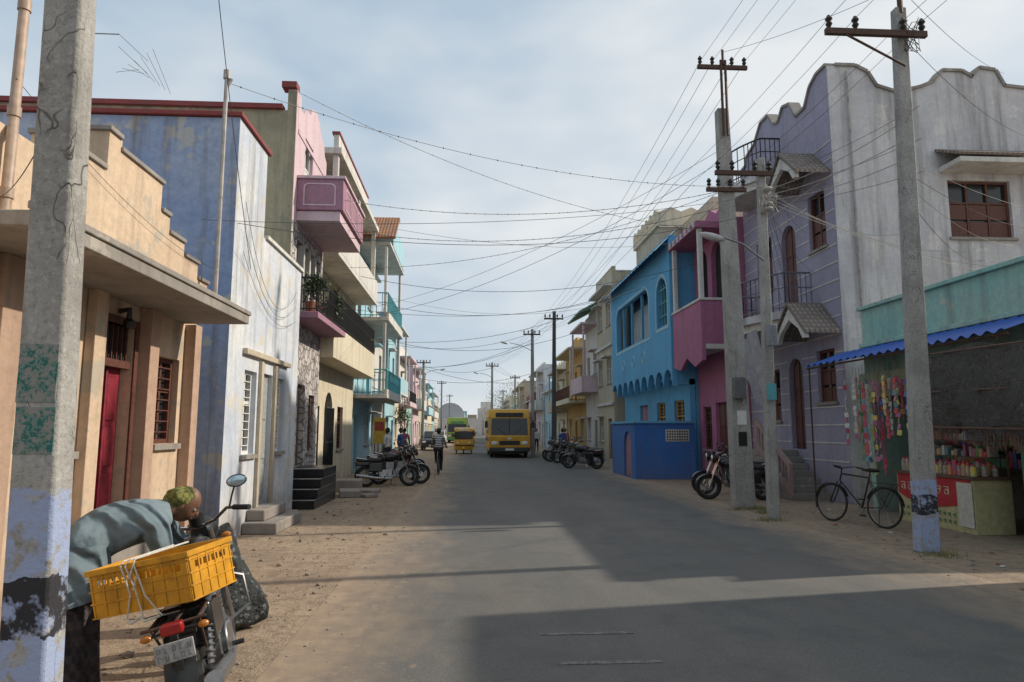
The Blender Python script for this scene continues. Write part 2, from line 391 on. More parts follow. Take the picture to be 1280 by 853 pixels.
for z in(2.9,3.4,4.1,5.0):tube(b,[(-3.62 if z>4 or z<3 else -3.55,5.15 if z<3 else (5.25 if z<4 else 5.35),z),(-3.62 if z>4 or z<3 else -3.55,5.15 if z<3 else (5.25 if z<4 else 5.35),z+.08)],.05,10)
e.done()
e=E("vent_pipe");b=e.P("pipe",pv2)
tube(b,[(-3.42,9.2,3.45),(-3.43,9.2,6.45),(-3.43,9.2,6.5)],.03,8);tube(b,[(-3.43,9.2,6.5),(-3.43,9.2,6.62)],.05,8);tube(b,[(-3.43,9.2,6.35),(-3.36,9.2,6.5)],.02,6)
e.done()
# ---------------------------------------------------------------- blue house
e=E("blue_house");X=-3.6
out=[(10.3,0),(14.4,0),(14.4,4.95),(11.75,4.95),(11.75,6.45),(10.3,6.45)]
hs=[rect(11.1,11.72,1.25,2.6),rect(11.95,12.65,.35,2.62),rect(12.95,13.45,1.25,2.6)]
plate(e.P("street_wall",whitew),out,hs,'X',X-.1,.2)
box(e.P("side_wall",bluew),-9,X-.203,10.3,11.74,0,6.44)
box(e.P("side_wall",bluew),X-.2,X+.004,10.285,10.298,0,6.45)
box(e.P("rear_block",whitew),-9,X-.203,11.742,14.39,0,4.94)
T=e.P("red_coping",redtrim,.01)
box(T,-9,X+.05,10.24,10.5,6.455,6.53);box(T,X-.25,X+.05,10.502,11.85,6.455,6.53)
box(e.P("coping",offw),X-.25,X+.05,11.853,14.45,4.955,5.02)
window(e,'X',X,1,11.1,11.72,1.25,2.6,whitep,'bars');window(e,'X',X,1,12.95,13.45,1.25,2.6,whitep,'bars')
door(e,'X',X,1,11.95,12.65,.35,2.62,mat("pale_door",(.33,.34,.33),.6),.08)
fr=e.P("surround",tan,.006)
for y0,y1 in((11.82,11.93),(12.67,12.78)):box(fr,X+.003,X+.06,y0,y1,.3,2.8)
box(fr,X+.003,X+.08,10.95,13.6,2.84,2.93)
box(e.P("step",conc,.02),X+.004,X+.55,11.3,12.9,0,.18);box(e.P("step",conc,.02),X+.004,X+.3,11.5,12.8,.183,.36)
e.done()
# ---------------------------------------------------------------- pink/stone house
e=E("pink_stone_house");X=-4.0
scal=[(15,0),(18.25,0),(18.25,8.9)]
tops=[(18.0,9.0),(17.9,9.25),(17.5,9.35),(17.3,9.6),(16.9,9.72),(16.5,9.6),(16.3,9.35),(15.9,9.3),(15.7,9.1),(15.4,9.05),(15.4,9.35),(15,9.35)]
hs=[rect(15.35,15.75,1.1,2.5),rect(16.1,16.8,.8,2.7),rect(17.2,17.8,1.1,2.5),rect(15.5,17.9,4.35,6.0)]
plate(e.P("upper_wall",pinkw),[(15,6.3),(18.25,6.3)]+scal[2:]+tops,[rect(15.9,16.7,7.0,8.6)],'X',X-.1,.2)
plate(e.P("lower_wall",stone),rect(15,18.25,0,6.295),hs,'X',X-.1,.2)
box(e.P("side_wall",olive),-11,X-.203,15,18.24,0,8.85)
box(e.P("side_wall",olive),X-.2,X-.003,14.98,14.997,0,9.3)
box(e.P("coping",redtrim),-11,X-.3,14.9,15.15,8.853,8.96);box(e.P("corner_post",redtrim),X-.33,X-.0,14.9,15.2,9.36,9.5)
for y0,y1 in((15.35,15.75),(17.2,17.8)):window(e,'X',X,1,y0,y1,1.1,2.5,wood2,'bars')
door(e,'X',X,1,16.1,16.8,.8,2.7,wood2)
window(e,'X',X,1,15.9,16.7,7.0,8.6,whitep,'shut')
box(e.P("recess",dark),X-.195,X-.15,15.51,17.89,4.36,5.99)
for y in(16.1,16.7,17.3):box(e.P("recess_post",offw),X-.14,X+.02,y,y+.12,4.3,6.0)
B=e.P("balcony_box",pinkd,.01)
box(e.P("balcony_slab",pinkw),X+.003,-3.02,15.35,18.2,6.38,6.6)
box(B,X+.003,-2.95,15.3,15.42,6.62,7.35);box(B,-3.07,-2.95,15.423,18.2,6.62,7.35)
box(e.P("balcony_cap",pinkw,.008),X+.003,-2.9,15.25,15.45,7.353,7.42);box(e.P("balcony_cap",pinkw,.008),-3.1,-2.9,15.453,18.22,7.353,7.42)
ca=e.P("cartouche",pinkw)
plate(ca,arch(-3.85,-3.12,6.72,7.25,4,.1),[arch(-3.82,-3.15,6.75,7.22,4,.09)],'Y',15.292,.012)
for k in range(3):plate(ca,arch(15.6+k*.85,16.3+k*.85,6.72,7.25,4,.1),[arch(15.63+k*.85,16.27+k*.85,6.75,7.22,4,.09)],'X',-2.944,.01)
plate(ca,[(15.2,8.4),(17.9,8.4),(17.9,8.5),(15.2,8.5)],[],'X',X+.01,.02)
box(e.P("ledge",pinkd,.01),X+.003,-3.35,15.0,18.3,4.08,4.22)
railing(e,[(-4,15.1),(-3.42,15.1),(-3.42,18.2)],4.22,5.0,black,.12)
for k in range(4):box(e.P("entry_steps",blacktile,.008),X+.005,-3.22,14.7+k*.28,16.95,.2*k+.002*k,.2*(k+1))
for k in range(4):box(e.P("step_nosing",offw),X+.005,-3.21,14.69+k*.28,14.695+k*.28,.2*(k+1)-.02,.2*(k+1)-.0)
e.done()
def leafm(name,c,c2):
    m,nt,b=newmat(name);g=nt.nodes.new("ShaderNodeNewGeometry")
    nt.links.new(mix(nt,g.outputs["Random Per Island"],c,c2),b.inputs["Base Color"]);b.inputs["Roughness"].default_value=.6;return m
leaf=leafm("leaf_green",(.035,.09,.02),(.10,.17,.04))
leafd=leafm("leaf_dark",(.02,.05,.015),(.06,.10,.03))
flower=leafm("bougainvillea_pink",(.4,.10,.2),(.5,.2,.3))
grassm=leafm("dry_grass",(.10,.14,.04),(.25,.22,.09))
def leaves(bm,c,r,n,s,rr=R):
    c=Vector(c)
    cl=[Vector((rr.gauss(0,.45),rr.gauss(0,.45),rr.gauss(0,.4))) for _ in range(max(3,n//60))]
    for i in range(n):
        q=rr.choice(cl)+Vector((rr.gauss(0,.22),rr.gauss(0,.22),rr.gauss(0,.22)))
        p=c+Vector((q.x*r[0],q.y*r[1],q.z*r[2]))
        M=Matrix.Translation(p)@Matrix.Rotation(rr.random()*6.3,4,'Z')@Matrix.Rotation(rr.uniform(-1.2,1.2),4,'X')
        v=[bm.verts.new(M@Vector(a)) for a in((0,-s,0),(s*.5,0,s*.15),(0,s,0),(-s*.5,0,s*.15))]
        bm.faces.new(v)
for yy in(15.4,16.0,17.2):
    e=E("potted_plant");pb=e.P("pot",mat("terracotta",(.35,.13,.07),.8))
    tube(pb,[(-3.6,yy,4.225),(-3.6,yy,4.5)],[.1,.14],12);tube(e.P("stem",wood2),[(-3.6,yy,4.4),(-3.58,yy+.05,4.8)],.015,5)
    leaves(e.P("foliage",leafd),(-3.55,yy,4.8),(.36,.40,.45),380,.05);e.done()
# ---------------------------------------------------------------- cream house
e=E("cream_balcony_house");X=-4.4
hs=[arch(18.9,20.0,0.02,2.8),arch(21,22.2,.02,2.8),rect(23,24,1,2.4),rect(19,20,4.9,6.2),rect(21,22.5,4.0,6.2),rect(24,25,4.9,6.2),rect(19,20.2,7.3,8.8),rect(22,23.5,7.0,8.8)]
plate(e.P("front_wall",cream),rect(18.3,26,0,9.2),hs,'X',X-.1,.2)
box(e.P("body",offw),-11,X-.25,18.32,25.98,0,9.1)
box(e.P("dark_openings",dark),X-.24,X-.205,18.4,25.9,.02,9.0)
for (a,b,c,d) in((23,24,1,2.4),(19,20,4.9,6.2),(24,25,4.9,6.2),(19,20.2,7.3,8.8)):window(e,'X',X,1,a,b,c,d,wood,'bars')
box(e.P("fascia",cream,.01),X+.003,-3.65,18.28,26,3.55,4.45)
railing(e,[(-4.4,18.32),(-3.68,18.32),(-3.68,26)],4.45,5.35,black,.14,.014)
box(e.P("upper_balcony",offw,.01),X+.003,-3.6,18.3,26,6.35,6.5);box(e.P("upper_balcony",offw,.01),-3.7,-3.6,18.3,26,6.503,7.25);box(e.P("upper_balcony",offw,.01),X+.003,-3.702,18.3,18.4,6.503,7.25)
box(e.P("roof_slab",offw,.01),-11,-3.6,18.25,26,9.203,9.38)
box(e.P("roof_parapet",offw,.01),-3.9,-3.75,18.6,24,9.383,9.9);box(e.P("roof_edge",redtrim),-3.94,-3.72,18.55,24.05,9.903,9.97)
for y in(18.35,22,25.8):box(e.P("pillar",offw,.01),-3.85,-3.7,y,y+.16,6.505,9.2)
railing(e,[(X+.05,18.9),(X+.05,20.0)],.03,2.3,black,.09,.014,"gate");railing(e,[(X+.05,21),(X+.05,22.2)],.03,2.3,black,.09,.014,"gate")
e.done()
# ---------------------------------------------------------------- generic building
def gen(name,side,X,y0,y1,h,st,wm,tm,bal='solid',balm=None,depth=7,win=whitep,hood=None,rnd=1,wside=None,proj=.8,par=.8):
    rr=random.Random(rnd)
    e=E(name);s=1 if side=='L' else -1
    fh=h/st;hs=[];L=y1-y0;n=max(1,int(L/2.0))
    items=[]
    for f in range(st):
        for i in range(n):
            cy=y0+L*(i+.5)/n;w=min(.55,L/n*.32)
            if f==0 and (i+int(y0))%2==0:
                hs.append(rect(cy-w*.8,cy+w*.8,.15,2.2));items.append(('d',cy-w*.8,cy+w*.8,.15,2.2))
            elif f>0 and bal and (i+f)%2==0:
                hs.append(rect(cy-w*.8,cy+w*.8,f*fh+.1,f*fh+2.15));items.append(('d',cy-w*.8,cy+w*.8,f*fh+.1,f*fh+2.15))
            else:
                hs.append(rect(cy-w,cy+w,f*fh+1.0,f*fh+2.25));items.append(('w',cy-w,cy+w,f*fh+1.0,f*fh+2.25))
    m=rr.choice([0,1,2])
    if m==0: out=rect(y0,y1,0,h+par)
    elif m==1: out=[(y0,0),(y1,0),(y1,h+par*.6),(y1-L*.2,h+par*.6),(y1-L*.2,h+par),(y1-L*.35,h+par),(y1-L*.42,h+par*1.35),(y0+L*.42,h+par*1.35),(y0+L*.35,h+par),(y0+L*.2,h+par),(y0+L*.2,h+par*.6),(y0,h+par*.6)]
    else: out=[(y0,0),(y1,0),(y1,h+par)]+[(y1-L*(k+.5)/8,h+par*(.75 if k%2 else 1.1)) for k in range(8)]+[(y0,h+par)]
    plate(e.P("front_wall",wm),out,hs,'X',X-s*.1,.2)
    xa,xb=(X-s*depth,X-s*.203);box(e.P("body",wside or wm),min(xa,xb),max(xa,xb),y0+.01,y1-.01,0,h)
    zz=.12
    for yy in(y0,y1-zz):box(e.P("side_parapet",wside or wm),min(xa,xb),max(xa,xb),yy+.01,yy+zz-.01,h+.003,h+par*.7)
    box(e.P("coping",tm),min(xa,xb),max(xa,xb),y0-.02,y0+.13,h+par*.7+.003,h+par*.7+.07)
    for k,a,b,c,d in items:
        if k=='d':door(e,'X',X,s,a,b,c,d,rr.choice([wood,wood2,tealb]))
        else:
            window(e,'X',X,s,a,b,c,d,win,'bars')
            pbox(e.P("chajja",tm,.01),'X',X+s*.003,X+s*.4,a-.12,b+.12,d+.08,d+.15)
    for f in range(1,st):
        z=f*fh
        pbox(e.P("balcony_slab",tm,.01),'X',X+s*.003,X+s*(proj if bal else .12),y0-.02,y1+.0,z-.14,z)
        if bal:
            xo=X+s*(proj-.06)
            if bal=='solid':
                pm_=balm or tm
                pbox(e.P("balcony_parapet",pm_,.01),'X',xo-s*.05,xo+s*.05,y0,y1-.02,z+.003,z+.8)
                pbox(e.P("balcony_parapet",pm_,.01),'X',X+s*.003,xo-s*.053,y0,y0+.1,z+.003,z+.8)
            else:
                railing(e,[(X,y0+.05),(xo,y0+.05),(xo,y1-.05)],z,z+.95,balm or black,.2,.014)
                pbox(e.P("kick",tm),'X',xo-s*.05,xo+s*.05,y0,y1-.02,z+.003,z+.2)
            for yy in(y0+.05,y1-.25):pbox(e.P("pillar",tm,.01),'X',xo-s*.16,xo-s*.06,yy,yy+.16,z+.003,z+fh-.16)
    pbox(e.P("eave",tm,.01),'X',X+s*.003,X+s*(proj if bal else .45),y0-.02,y1,h-.12,h)
    if rr.random()<.6:
        cx=X-s*(2.5+rr.random()*2);cy=(y0+y1)/2
        tube(e.P("water_tank",black),[(cx,cy,h+.003),(cx,cy,h+1.2),(cx,cy,h+1.35),(cx,cy,h+1.5)],[.55,.55,.42,.2],16)
    e.done();return e
gen("cyan_house",'L',-4.5,26.1,31.5,8.9,3,cyan,offw,'rail',tealb,wside=cyan,proj=1.35,rnd=3)
e=E("tiled_hood_roof");b=e.P("tile_roof",tileo)
M=Matrix.Translation((0,25.9,8.95))@Matrix.Rotation(math.radians(40),4,'X')
box(b,-5.2,-2.95,0,1.9,0,.1,M);box(e.P("hood_wall",cyan),-8,-3.15,27.0,31.4,8.95,10.0);box(e.P("ridge",tileo),-5.2,-2.95,27.3,27.5,10.1,10.22);e.done()
gen("white_house",'L',-4.7,31.6,37,6.6,2,offw,cyan,'rail',tealb,rnd=4,proj=1.0)
gen("turquoise_house",'L',-4.6,37.1,42,7.4,2,cyan,offw,'solid',cyan,rnd=5)
gen("yellow_house",'L',-5,42.2,48,4.0,1,cream,offw,None,rnd=6)
gen("plaster_house",'L',-5,48.2,54,6.8,2,offw,pinkw,'rail',rnd=8)
gen("green_house",'L',-5.2,54.2,61,4.2,1,turq,offw,None,rnd=9)
gen("pink_house",'L',-5.2,62,69,7.2,2,pinkw,offw,'solid',rnd=10)
gen("tan_house",'L',-5.4,70,79,4.8,1,tan,offw,None,rnd=11)
gen("white_house",'L',-5.6,80,90,7.0,2,offw,cyan,'solid',rnd=12)
gen("cream_house",'L',-5.8,91,103,4.8,1,cream,redtrim,None,rnd=13)
gen("blue_house",'L',-6.2,104,118,7.2,2,cyan,offw,'solid',rnd=14)
gen("plaster_house",'L',-6.6,119,140,6.0,2,tan,offw,None,rnd=15)
# ---------------------------------------------------------------- RIGHT: lavender house
e=E("lavender_house");X=8.5
out=[(15,0),(20.3,0),(20.3,9.7),(19.9,9.75),(19.8,10.0),(19.2,10.15),(18.7,10.6),(18.2,10.6),(17.9,10.2),(17.6,10.1),(17.3,10.4),(16.9,10.3),(16.6,9.8),(16.1,9.8),(15.8,10.2),(15.45,10.35),(15,10.35)]
WN=[(15.4,16.25,2.3,3.55),(17.0,17.75,1.15,3.5),(18.3,19.2,1.9,3.3),(15.45,16.25,6.05,7.45),(17.0,17.8,4.75,7.1),(18.4,19.4,5.6,7.1)]
hs=[rect(*WN[0]),arch(*WN[1]),rect(*WN[2]),rect(*WN[3]),arch(*WN[4]),rect(*WN[5])]
plate(e.P("front_wall",lavn),out,hs,'X',X+.1,.2)
so=[(8.703,0),(16,0),(16,10.1),(15.6,10.1),(15.4,9.85),(14.9,9.85),(14.7,10.25),(14.2,10.3),(14.0,10.1),(13.5,9.9),(12.95,9.95),(12.75,10.35),(12.35,10.4),(12.15,10.15),(11.9,10.3),(11.4,10.3),(11.15,10.0),(10.8,9.85),(10.2,9.7),(9.7,9.85),(9.5,10.2),(9.2,10.35),(8.703,10.35)]
plate(e.P("side_wall",greyw),so,[rect(11.3,12.85,6.15,7.55)],'Y',15.1,.2)
box(e.P("side_wall",greyw),8.505,8.702,14.99,14.998,0,10.35)
box(e.P("body",greyw),8.71,15.99,15.21,20.29,0,8.9)
for pts,pl,cc in((out[2:],'X',X+.1),(so[2:],'Y',15.1)):
    b=e.P("parapet_coping",conc)
    for (a,z),(a2,z2) in zip(pts,pts[1:]):
        p0=Vector((cc,a,z+.02)) if pl=='X' else Vector((a,cc,z+.02));p1=Vector((cc,a2,z2+.02)) if pl=='X' else Vector((a2,cc,z2+.02))
        d=(p1-p0);L=d.length
        if L<.05:continue
        side=Vector((1,0,0)) if pl=='X' else Vector((0,1,0));up=side.cross(d.normalized())
        if up.z<0:up=-up
        q=[p0+side*sx*.15+up*sz for sz in(-.02,.05) for sx in(-1,1)]+[p1+side*sx*.15+up*sz for sz in(-.02,.05) for sx in(-1,1)]
        vs=[b.verts.new(x) for x in q]
        for f in((0,1,3,2),(4,6,7,5),(0,4,5,1),(2,3,7,6),(0,2,6,4),(1,5,7,3)):b.faces.new([vs[i] for i in f])
z=.9
while z<8.6:
    ys=[(15.02,20.3)]
    for (u0,u1,a,c) in WN:
        if a-.1<z<c+.1:
            n=[]
            for p,q in ys:
                if u0>p and u1<q:n+=[(p,u0-.03),(u1+.03,q)]
                else:n.append((p,q))
            ys=n
    for p,q in ys:box(e.P("white_bands",offw),X-.014,X-.002,p,q,z,z+.032)
    z+=.42
for (a,b_,c,d) in(WN[0],WN[3],WN[5],WN[2]):window(e,'X',X,-1,a,b_,c,d,wood,'shut')
door(e,'X',X,-1,17.0,17.75,1.15,3.5,wood);door(e,'X',X,-1,17.0,17.8,4.75,7.1,wood)
window(e,'Y',15,-1,11.3,12.85,6.15,7.55,wood,'shut')
tube(e.P("downpipe",pv2),[(8.95,14.93,10.2),(8.95,14.93,4.2)],.03,8)
hm=e.P("hood_tiles",tileg);M=Matrix.Translation((0,15,8.25))@Matrix.Rotation(math.radians(26),4,'X')
box(hm,11.05,13.35,-.85,.0,0,.06,M)
box(e.P("hood_soffit",offw,.01),11.1,13.3,14.25,14.995,7.72,7.84)
def gable(y0,y1,z0,zt,dx):
    ym=(y0+y1)/2;x1=X-.003;x0=X-dx
    plate(e.P("gable_front",offw),[(y0,z0),(y0+.12,z0),(y0+.3,z0+.25),(ym,zt-.28),(y1-.3,z0+.25),(y1-.12,z0),(y1,z0),(y1,z0+.14),(ym,zt),(y0,z0+.14)],[],'X',x0+.05,.1)
    b=e.P("gable_tiles",tileg)
    for sy,ya in((1,y0-.08),(-1,y1+.08)):
        v=[(x0-.05,ya,z0+.1),(x1,ya,z0+.1),(x1,ym,zt+.08),(x0-.05,ym,zt+.08)]
        lo=[b.verts.new(q) for q in v];hi=[b.verts.new((q[0],q[1],q[2]+.07)) for q in v]
        b.faces.new(lo);b.faces.new(hi)
        for i in range(4):b.faces.new((lo[i],lo[(i+1)%4],hi[(i+1)%4],hi[i]))
gable(15.15,16.6,7.6,8.35,.85);gable(15.1,16.6,3.75,4.55,.85)
gable(16.8,18.0,7.7,8.3,.5)
def curvbal(z,y0,y1,xo,rail):
    n=10;pts=[(X-.005,y0)]+[(X-(xo*(.55+.45*math.sin(math.pi*i/n))),y0+(y1-y0)*i/n) for i in range(n+1)]+[(X-.005,y1)]
    plate(e.P("balcony_floor",greyw),pts,[],'Z',z-.1,.2)
    plate(e.P("balcony_under",offw),[(X-.005,y0+.1)]+[(X-(xo*(.5+.4*math.sin(math.pi*i/n))),y0+.1+(y1-y0-.2)*i/n) for i in range(n+1)]+[(X-.005,y1-.1)],[],'Z',z-.3,.196)
    railing(e,[(a,b_) for a,b_ in pts],z,z+.95,rail,.13,.014)
curvbal(4.6,16.3,19.6,1.25,mat("grey_rail_paint",(.14,.14,.18),.5))
curvbal(8.7,17.6,20.0,1.0,black)
for k in range(7):box(e.P("entry_stairs",conc,.01),7.55,8.495,15.9+k*.26,18.3,.16*k+.001,.16*(k+1))
b=e.P("stair_balustrade",wallm("rose_plaster",(.42,.28,.27)))
plate(b,[(15.8,.1),(17.7,1.2),(17.7,1.95),(15.8,.85)],[[(15.95,.35),(17.55,1.28),(17.55,1.75),(15.95,.8)]],'X',7.5,.08)
for k in range(9):box(b,7.48,7.52,16.05+k*.18,16.1+k*.18,.42+k*.105,.86+k*.108)
e.done()
cloth=mat("grey_cloth",(.36,.36,.39),.9,0,.25,6)
e=E("hanging_cloth");b=e.P("cloth",cloth);nx=10;nz_=12;vs=[]
for j in range(nz_+1):
    row=[]
    for i in range(nx+1):
        t=j/nz_;y=16.6+1.7*i/nx*(1-.6*t);x=7.15+.08*math.sin(i*1.9+t*2)+.25*t
        row.append(b.verts.new((x,y,4.25-2.0*t-.25*math.sin(math.pi*i/nx)*(1-t))))
    vs.append(row)
for j in range(nz_):
    for i in range(nx):b.faces.new((vs[j][i],vs[j][i+1],vs[j+1][i+1],vs[j+1][i]))
e.done()
# ---------------------------------------------------------------- magenta house
e=E("magenta_house");X=7.9
plate(e.P("front_wall",mag),[(20.35,0),(23.3,0),(23.3,8.5),(22.8,8.8),(22.2,8.6),(21.6,8.9),(21,8.6),(20.35,8.8)],[arch(20.7,21.6,5.7,7.7),arch(22,22.9,5.7,7.7),rect(20.7,21.7,.3,2.5),rect(22.1,22.9,1,2.4)],'X',X+.1,.2)
box(e.P("body",mag),8.105,14,20.36,23.29,0,8.3)
door(e,'X',X,-1,20.7,21.7,.3,2.5,wood);window(e,'X',X,-1,22.1,22.9,1,2.4,wood)
box(e.P("openings",dark),8.06,8.1,20.7,22.95,5.72,7.68)
plate(e.P("balcony_parapet",mag),[(20.3,3.75),(21,3.6),(21.8,3.95),(22.5,3.6),(23.2,3.75),(23.2,5.6),(20.3,5.6)],[],'X',7.1,.12)
box(e.P("balcony_floor",offw),7.165,X-.003,20.3,23.25,4.1,4.25);box(e.P("balcony_side",mag),7.165,X-.003,20.3,20.4,4.253,5.6)
box(e.P("balcony_cap",offw,.01),7.0,X-.003,20.25,20.44,5.603,5.68);box(e.P("balcony_cap",offw,.01),7.0,7.2,20.443,23.25,5.603,5.68)
for y in(20.35,23.0):box(e.P("pillar",offw,.01),7.05,7.19,y,y+.15,5.683,7.9)
box(e.P("roof_slab",mag,.01),6.95,X-.003,20.25,23.28,7.9,8.12)
for k in range(7):box(e.P("cornice_blocks",offw),6.93,6.948,20.35+k*.42,20.55+k*.42,7.92,8.1)
e.done()
# ---------------------------------------------------------------- azure house
e=E("azure_house");X=7.6
hs=[arch(26.3,32.2,5.3,7.25,4,.55),arch(23.75,25.1,5.4,7.2,8),rect(24,25.2,1.2,2.7),rect(26.4,27.6,1.2,2.7),rect(29,30.4,.3,2.7)]
lo=[(33.4,3.5)]
nA=9
for k in range(nA):
    y1=33.4-k*(33.4-23.35)/nA;y0=33.4-(k+1)*(33.4-23.35)/nA;w=y1-y0
    for t in range(1,6):
        a=math.pi*t/6;lo.append((y1-w*(.5-.42*math.cos(a)),3.35+.42*math.sin(a)))
    lo.append((y0,3.15))
up=[(23.35,8.55),(33.4,8.55)]
plate(e.P("upper_front",sky_b),up+lo,hs[:2],'X',X-.5,.2)
plate(e.P("lower_front",sky_b),rect(23.35,33.4,0,3.4),hs[2:],'X',X+.1,.2)
box(e.P("body",sky_b),X+.22,14,23.36,33.39,0,8.5)
box(e.P("upper_side",sky_b),X-.395,X+.21,23.35,23.5,3.2,8.53);box(e.P("upper_floor",sky_b),X-.395,X+.21,23.52,33.38,3.42,3.55);box(e.P("upper_roof",sky_b),X-.395,X+.21,23.52,33.38,8.3,8.5)
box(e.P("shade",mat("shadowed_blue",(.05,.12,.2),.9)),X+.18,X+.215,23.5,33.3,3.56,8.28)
for a,b_,c,d in((24,25.2,1.2,2.7),(26.4,27.6,1.2,2.7)):window(e,'X',X,-1,a,b_,c,d,ochre,'bars')
door(e,'X',X,-1,29,30.4,.3,2.7,pinkd)
d=e.P("outline_trim",cyan)
plate(d,arch(26.15,32.35,5.15,7.4,4,.65),[arch(26.25,32.25,5.25,7.3,4,.57)],'X',X-.607,.012)
plate(d,arch(23.6,25.25,5.25,7.35,8),[arch(23.7,25.15,5.35,7.25,8)],'X',X-.607,.012)
for y in(24.1,24.43,24.76):box(e.P("grille",tealb),X-.5,X-.47,y-.02,y+.02,5.42,7.0)
for z in(5.8,6.3,6.8):box(e.P("grille",tealb),X-.52,X-.49,23.78,25.08,z-.02,z+.02)
for y in(27.8,29.6,31.2):box(e.P("grille",sky_b),X-.5,X-.4,y-.05,y+.05,5.3,7.25)
box(e.P("inner_curtain",wallm("pale_inner",(.45,.5,.52))),X+.12,X+.17,28.9,32,5.3,7.1)
for k in range(3):torus(d,(X-.605,27.2+k*1.8,4.55),(1,0,0),.22,.03,14,4)
cr=e.P("roof_sheet",mat("blue_sheet",(.10,.33,.50),.4,0,.2));cr2=e.P("roof_sheet_pale",cyan);n=40
for i in range(n):
    ya=23.3+10.2*i/n;yb=23.3+10.2*(i+1)/n;za=.05*(i%2);zb=.05*((i+1)%2);B_=cr if (i//2)%2 else cr2
    B_.faces.new([B_.verts.new(q) for q in((X-1.1,ya,7.95+za),(X-1.1,yb,7.95+zb),(X-.3,yb,8.75+zb),(X-.3,ya,8.75+za))])
box(e.P("penthouse",tan),8.3,13,29,33.2,8.503,10.6)
plate(e.P("penthouse_parapet",cream),[(28.9,10.603),(33.3,10.603)]+[(33.3-4.4*k/12,11.25+(.2 if k%2 else 0)) for k in range(13)],[rect(29.4+k*.9,29.9+k*.9,10.8,11.1) for k in range(4)],'X',8.25,.15)
plate(e.P("penthouse_parapet",cream),[(8.33,10.603),(13,10.603)]+[(13-4.67*k/10,11.25+(.2 if k%2 else 0)) for k in range(11)],[],'Y',28.9,.15)
box(e.P("peach_block",peach),9.3,13.5,25,28.8,8.503,10.6)
e.done()
e=E("compound_wall")
b=e.P("wall",cob,.01)
box(b,5.5,7.55,22.8,22.98,0,1.85)
plate(b,rect(22.983,26.5,0,1.85),[arch(23.4,24.5,.02,1.6)],'X',5.59,.18)
box(e.P("coping",sky_b,.01),5.44,7.6,22.74,23.04,1.853,1.93);box(e.P("coping",sky_b,.01),5.44,5.74,23.043,26.5,1.853,1.93)
box(e.P("gate_leaf",pinkd),5.58,5.62,23.41,24.49,.04,1.55)
gb=e.P("vent_grille",offw);box(gb,6.55,7.35,22.785,22.797,1.25,1.65)
for i in range(9):
    for j in range(4):box(e.P("vent_holes",black),6.59+i*.083,6.64+i*.083,22.779,22.784,1.28+j*.09,1.34+j*.09)
e.done()
gen("tan_house",'R',7.2,34,38.5,9.1,3,tan,offw,None,rnd=21,wside=tan,par=.9)
gen("white_balcony_house",'R',7.3,38.6,43,7.8,2,offw,pinkw,'solid',rnd=22,proj=1.0,wside=greenp)
e=E("green_gable_roof");b=e.P("roof_sheet",greenp)
M=Matrix.Translation((7.3,40.8,8.9))@Matrix.Rotation(math.radians(-28),4,'Y');box(b,-1.2,2.2,-2.4,2.4,0,.1,M);box(e.P("wall_under",offw),7.5,12,38.8,42.8,8.0,8.95);e.done()
gen("ochre_house",'R',7.3,43.2,51,6.9,2,ochre,cream,'rail',wood,rnd=23,proj=1.1)
gen("cream_house",'R',7.2,51.2,57,6.2,2,cream,tan,'solid',rnd=24)
gen("blue_house",'R',7.0,57.2,64,5.0,1,cyan,offw,None,rnd=25)
gen("grey_house",'R',6.9,64.5,72,7.2,2,greyw,offw,'solid',rnd=26)
gen("brick_red_house",'R',6.8,73,83,4.8,1,redtrim,offw,None,rnd=27)
gen("plaster_house",'R',6.6,84,97,7.0,2,tan,cream,'solid',rnd=28)
gen("turquoise_house",'R',6.6,98,112,4.6,1,turq,offw,None,rnd=29)
gen("cream_house",'R',6.4,113,135,6.5,2,cream,offw,None,rnd=30)
e=E("roadside_house")
plate(e.P("front_wall",cream),rect(-9,7.7,0,5.1),[rect(5.5,6.4,1,2.4),rect(2,3,.1,2.3),rect(-2,-1,1,2.4)],'X',8.1,.2)
box(e.P("body",cream),8.205,14,-8.98,7.68,0,4.9)
window(e,'X',8,-1,5.5,6.4,1,2.4,wood);window(e,'X',8,-1,-2,-1,1,2.4,wood);door(e,'X',8,-1,2,3,.1,2.3,wood)
e.done()
e=E("vaulted_hall");b=e.P("hall",mat("hazy_sheet",(.40,.43,.46),.6))
plate(b,arch(-9,-1.5,0,8.6,10,None),[],'Y',195,30);box(e.P("porch",offw),-12,3,178,179.9,0,4.5);e.done()
e=E("distant_buildings")
for i in range(60):
    x=R.uniform(-70,75);y=R.uniform(150,240);h=R.uniform(4,9);w=R.uniform(5,9)
    if -13<x<12:
        y=R.uniform(215,250)
    m=R.choice([tan,offw,cream,cyan,pinkw,greyw]);box(e.P("houses",m),x,x+w,y,y+8,0,h);box(e.P("houses",m),x+1,x+w*.5,y+1,y+5,h,h+2.2)
e.done()
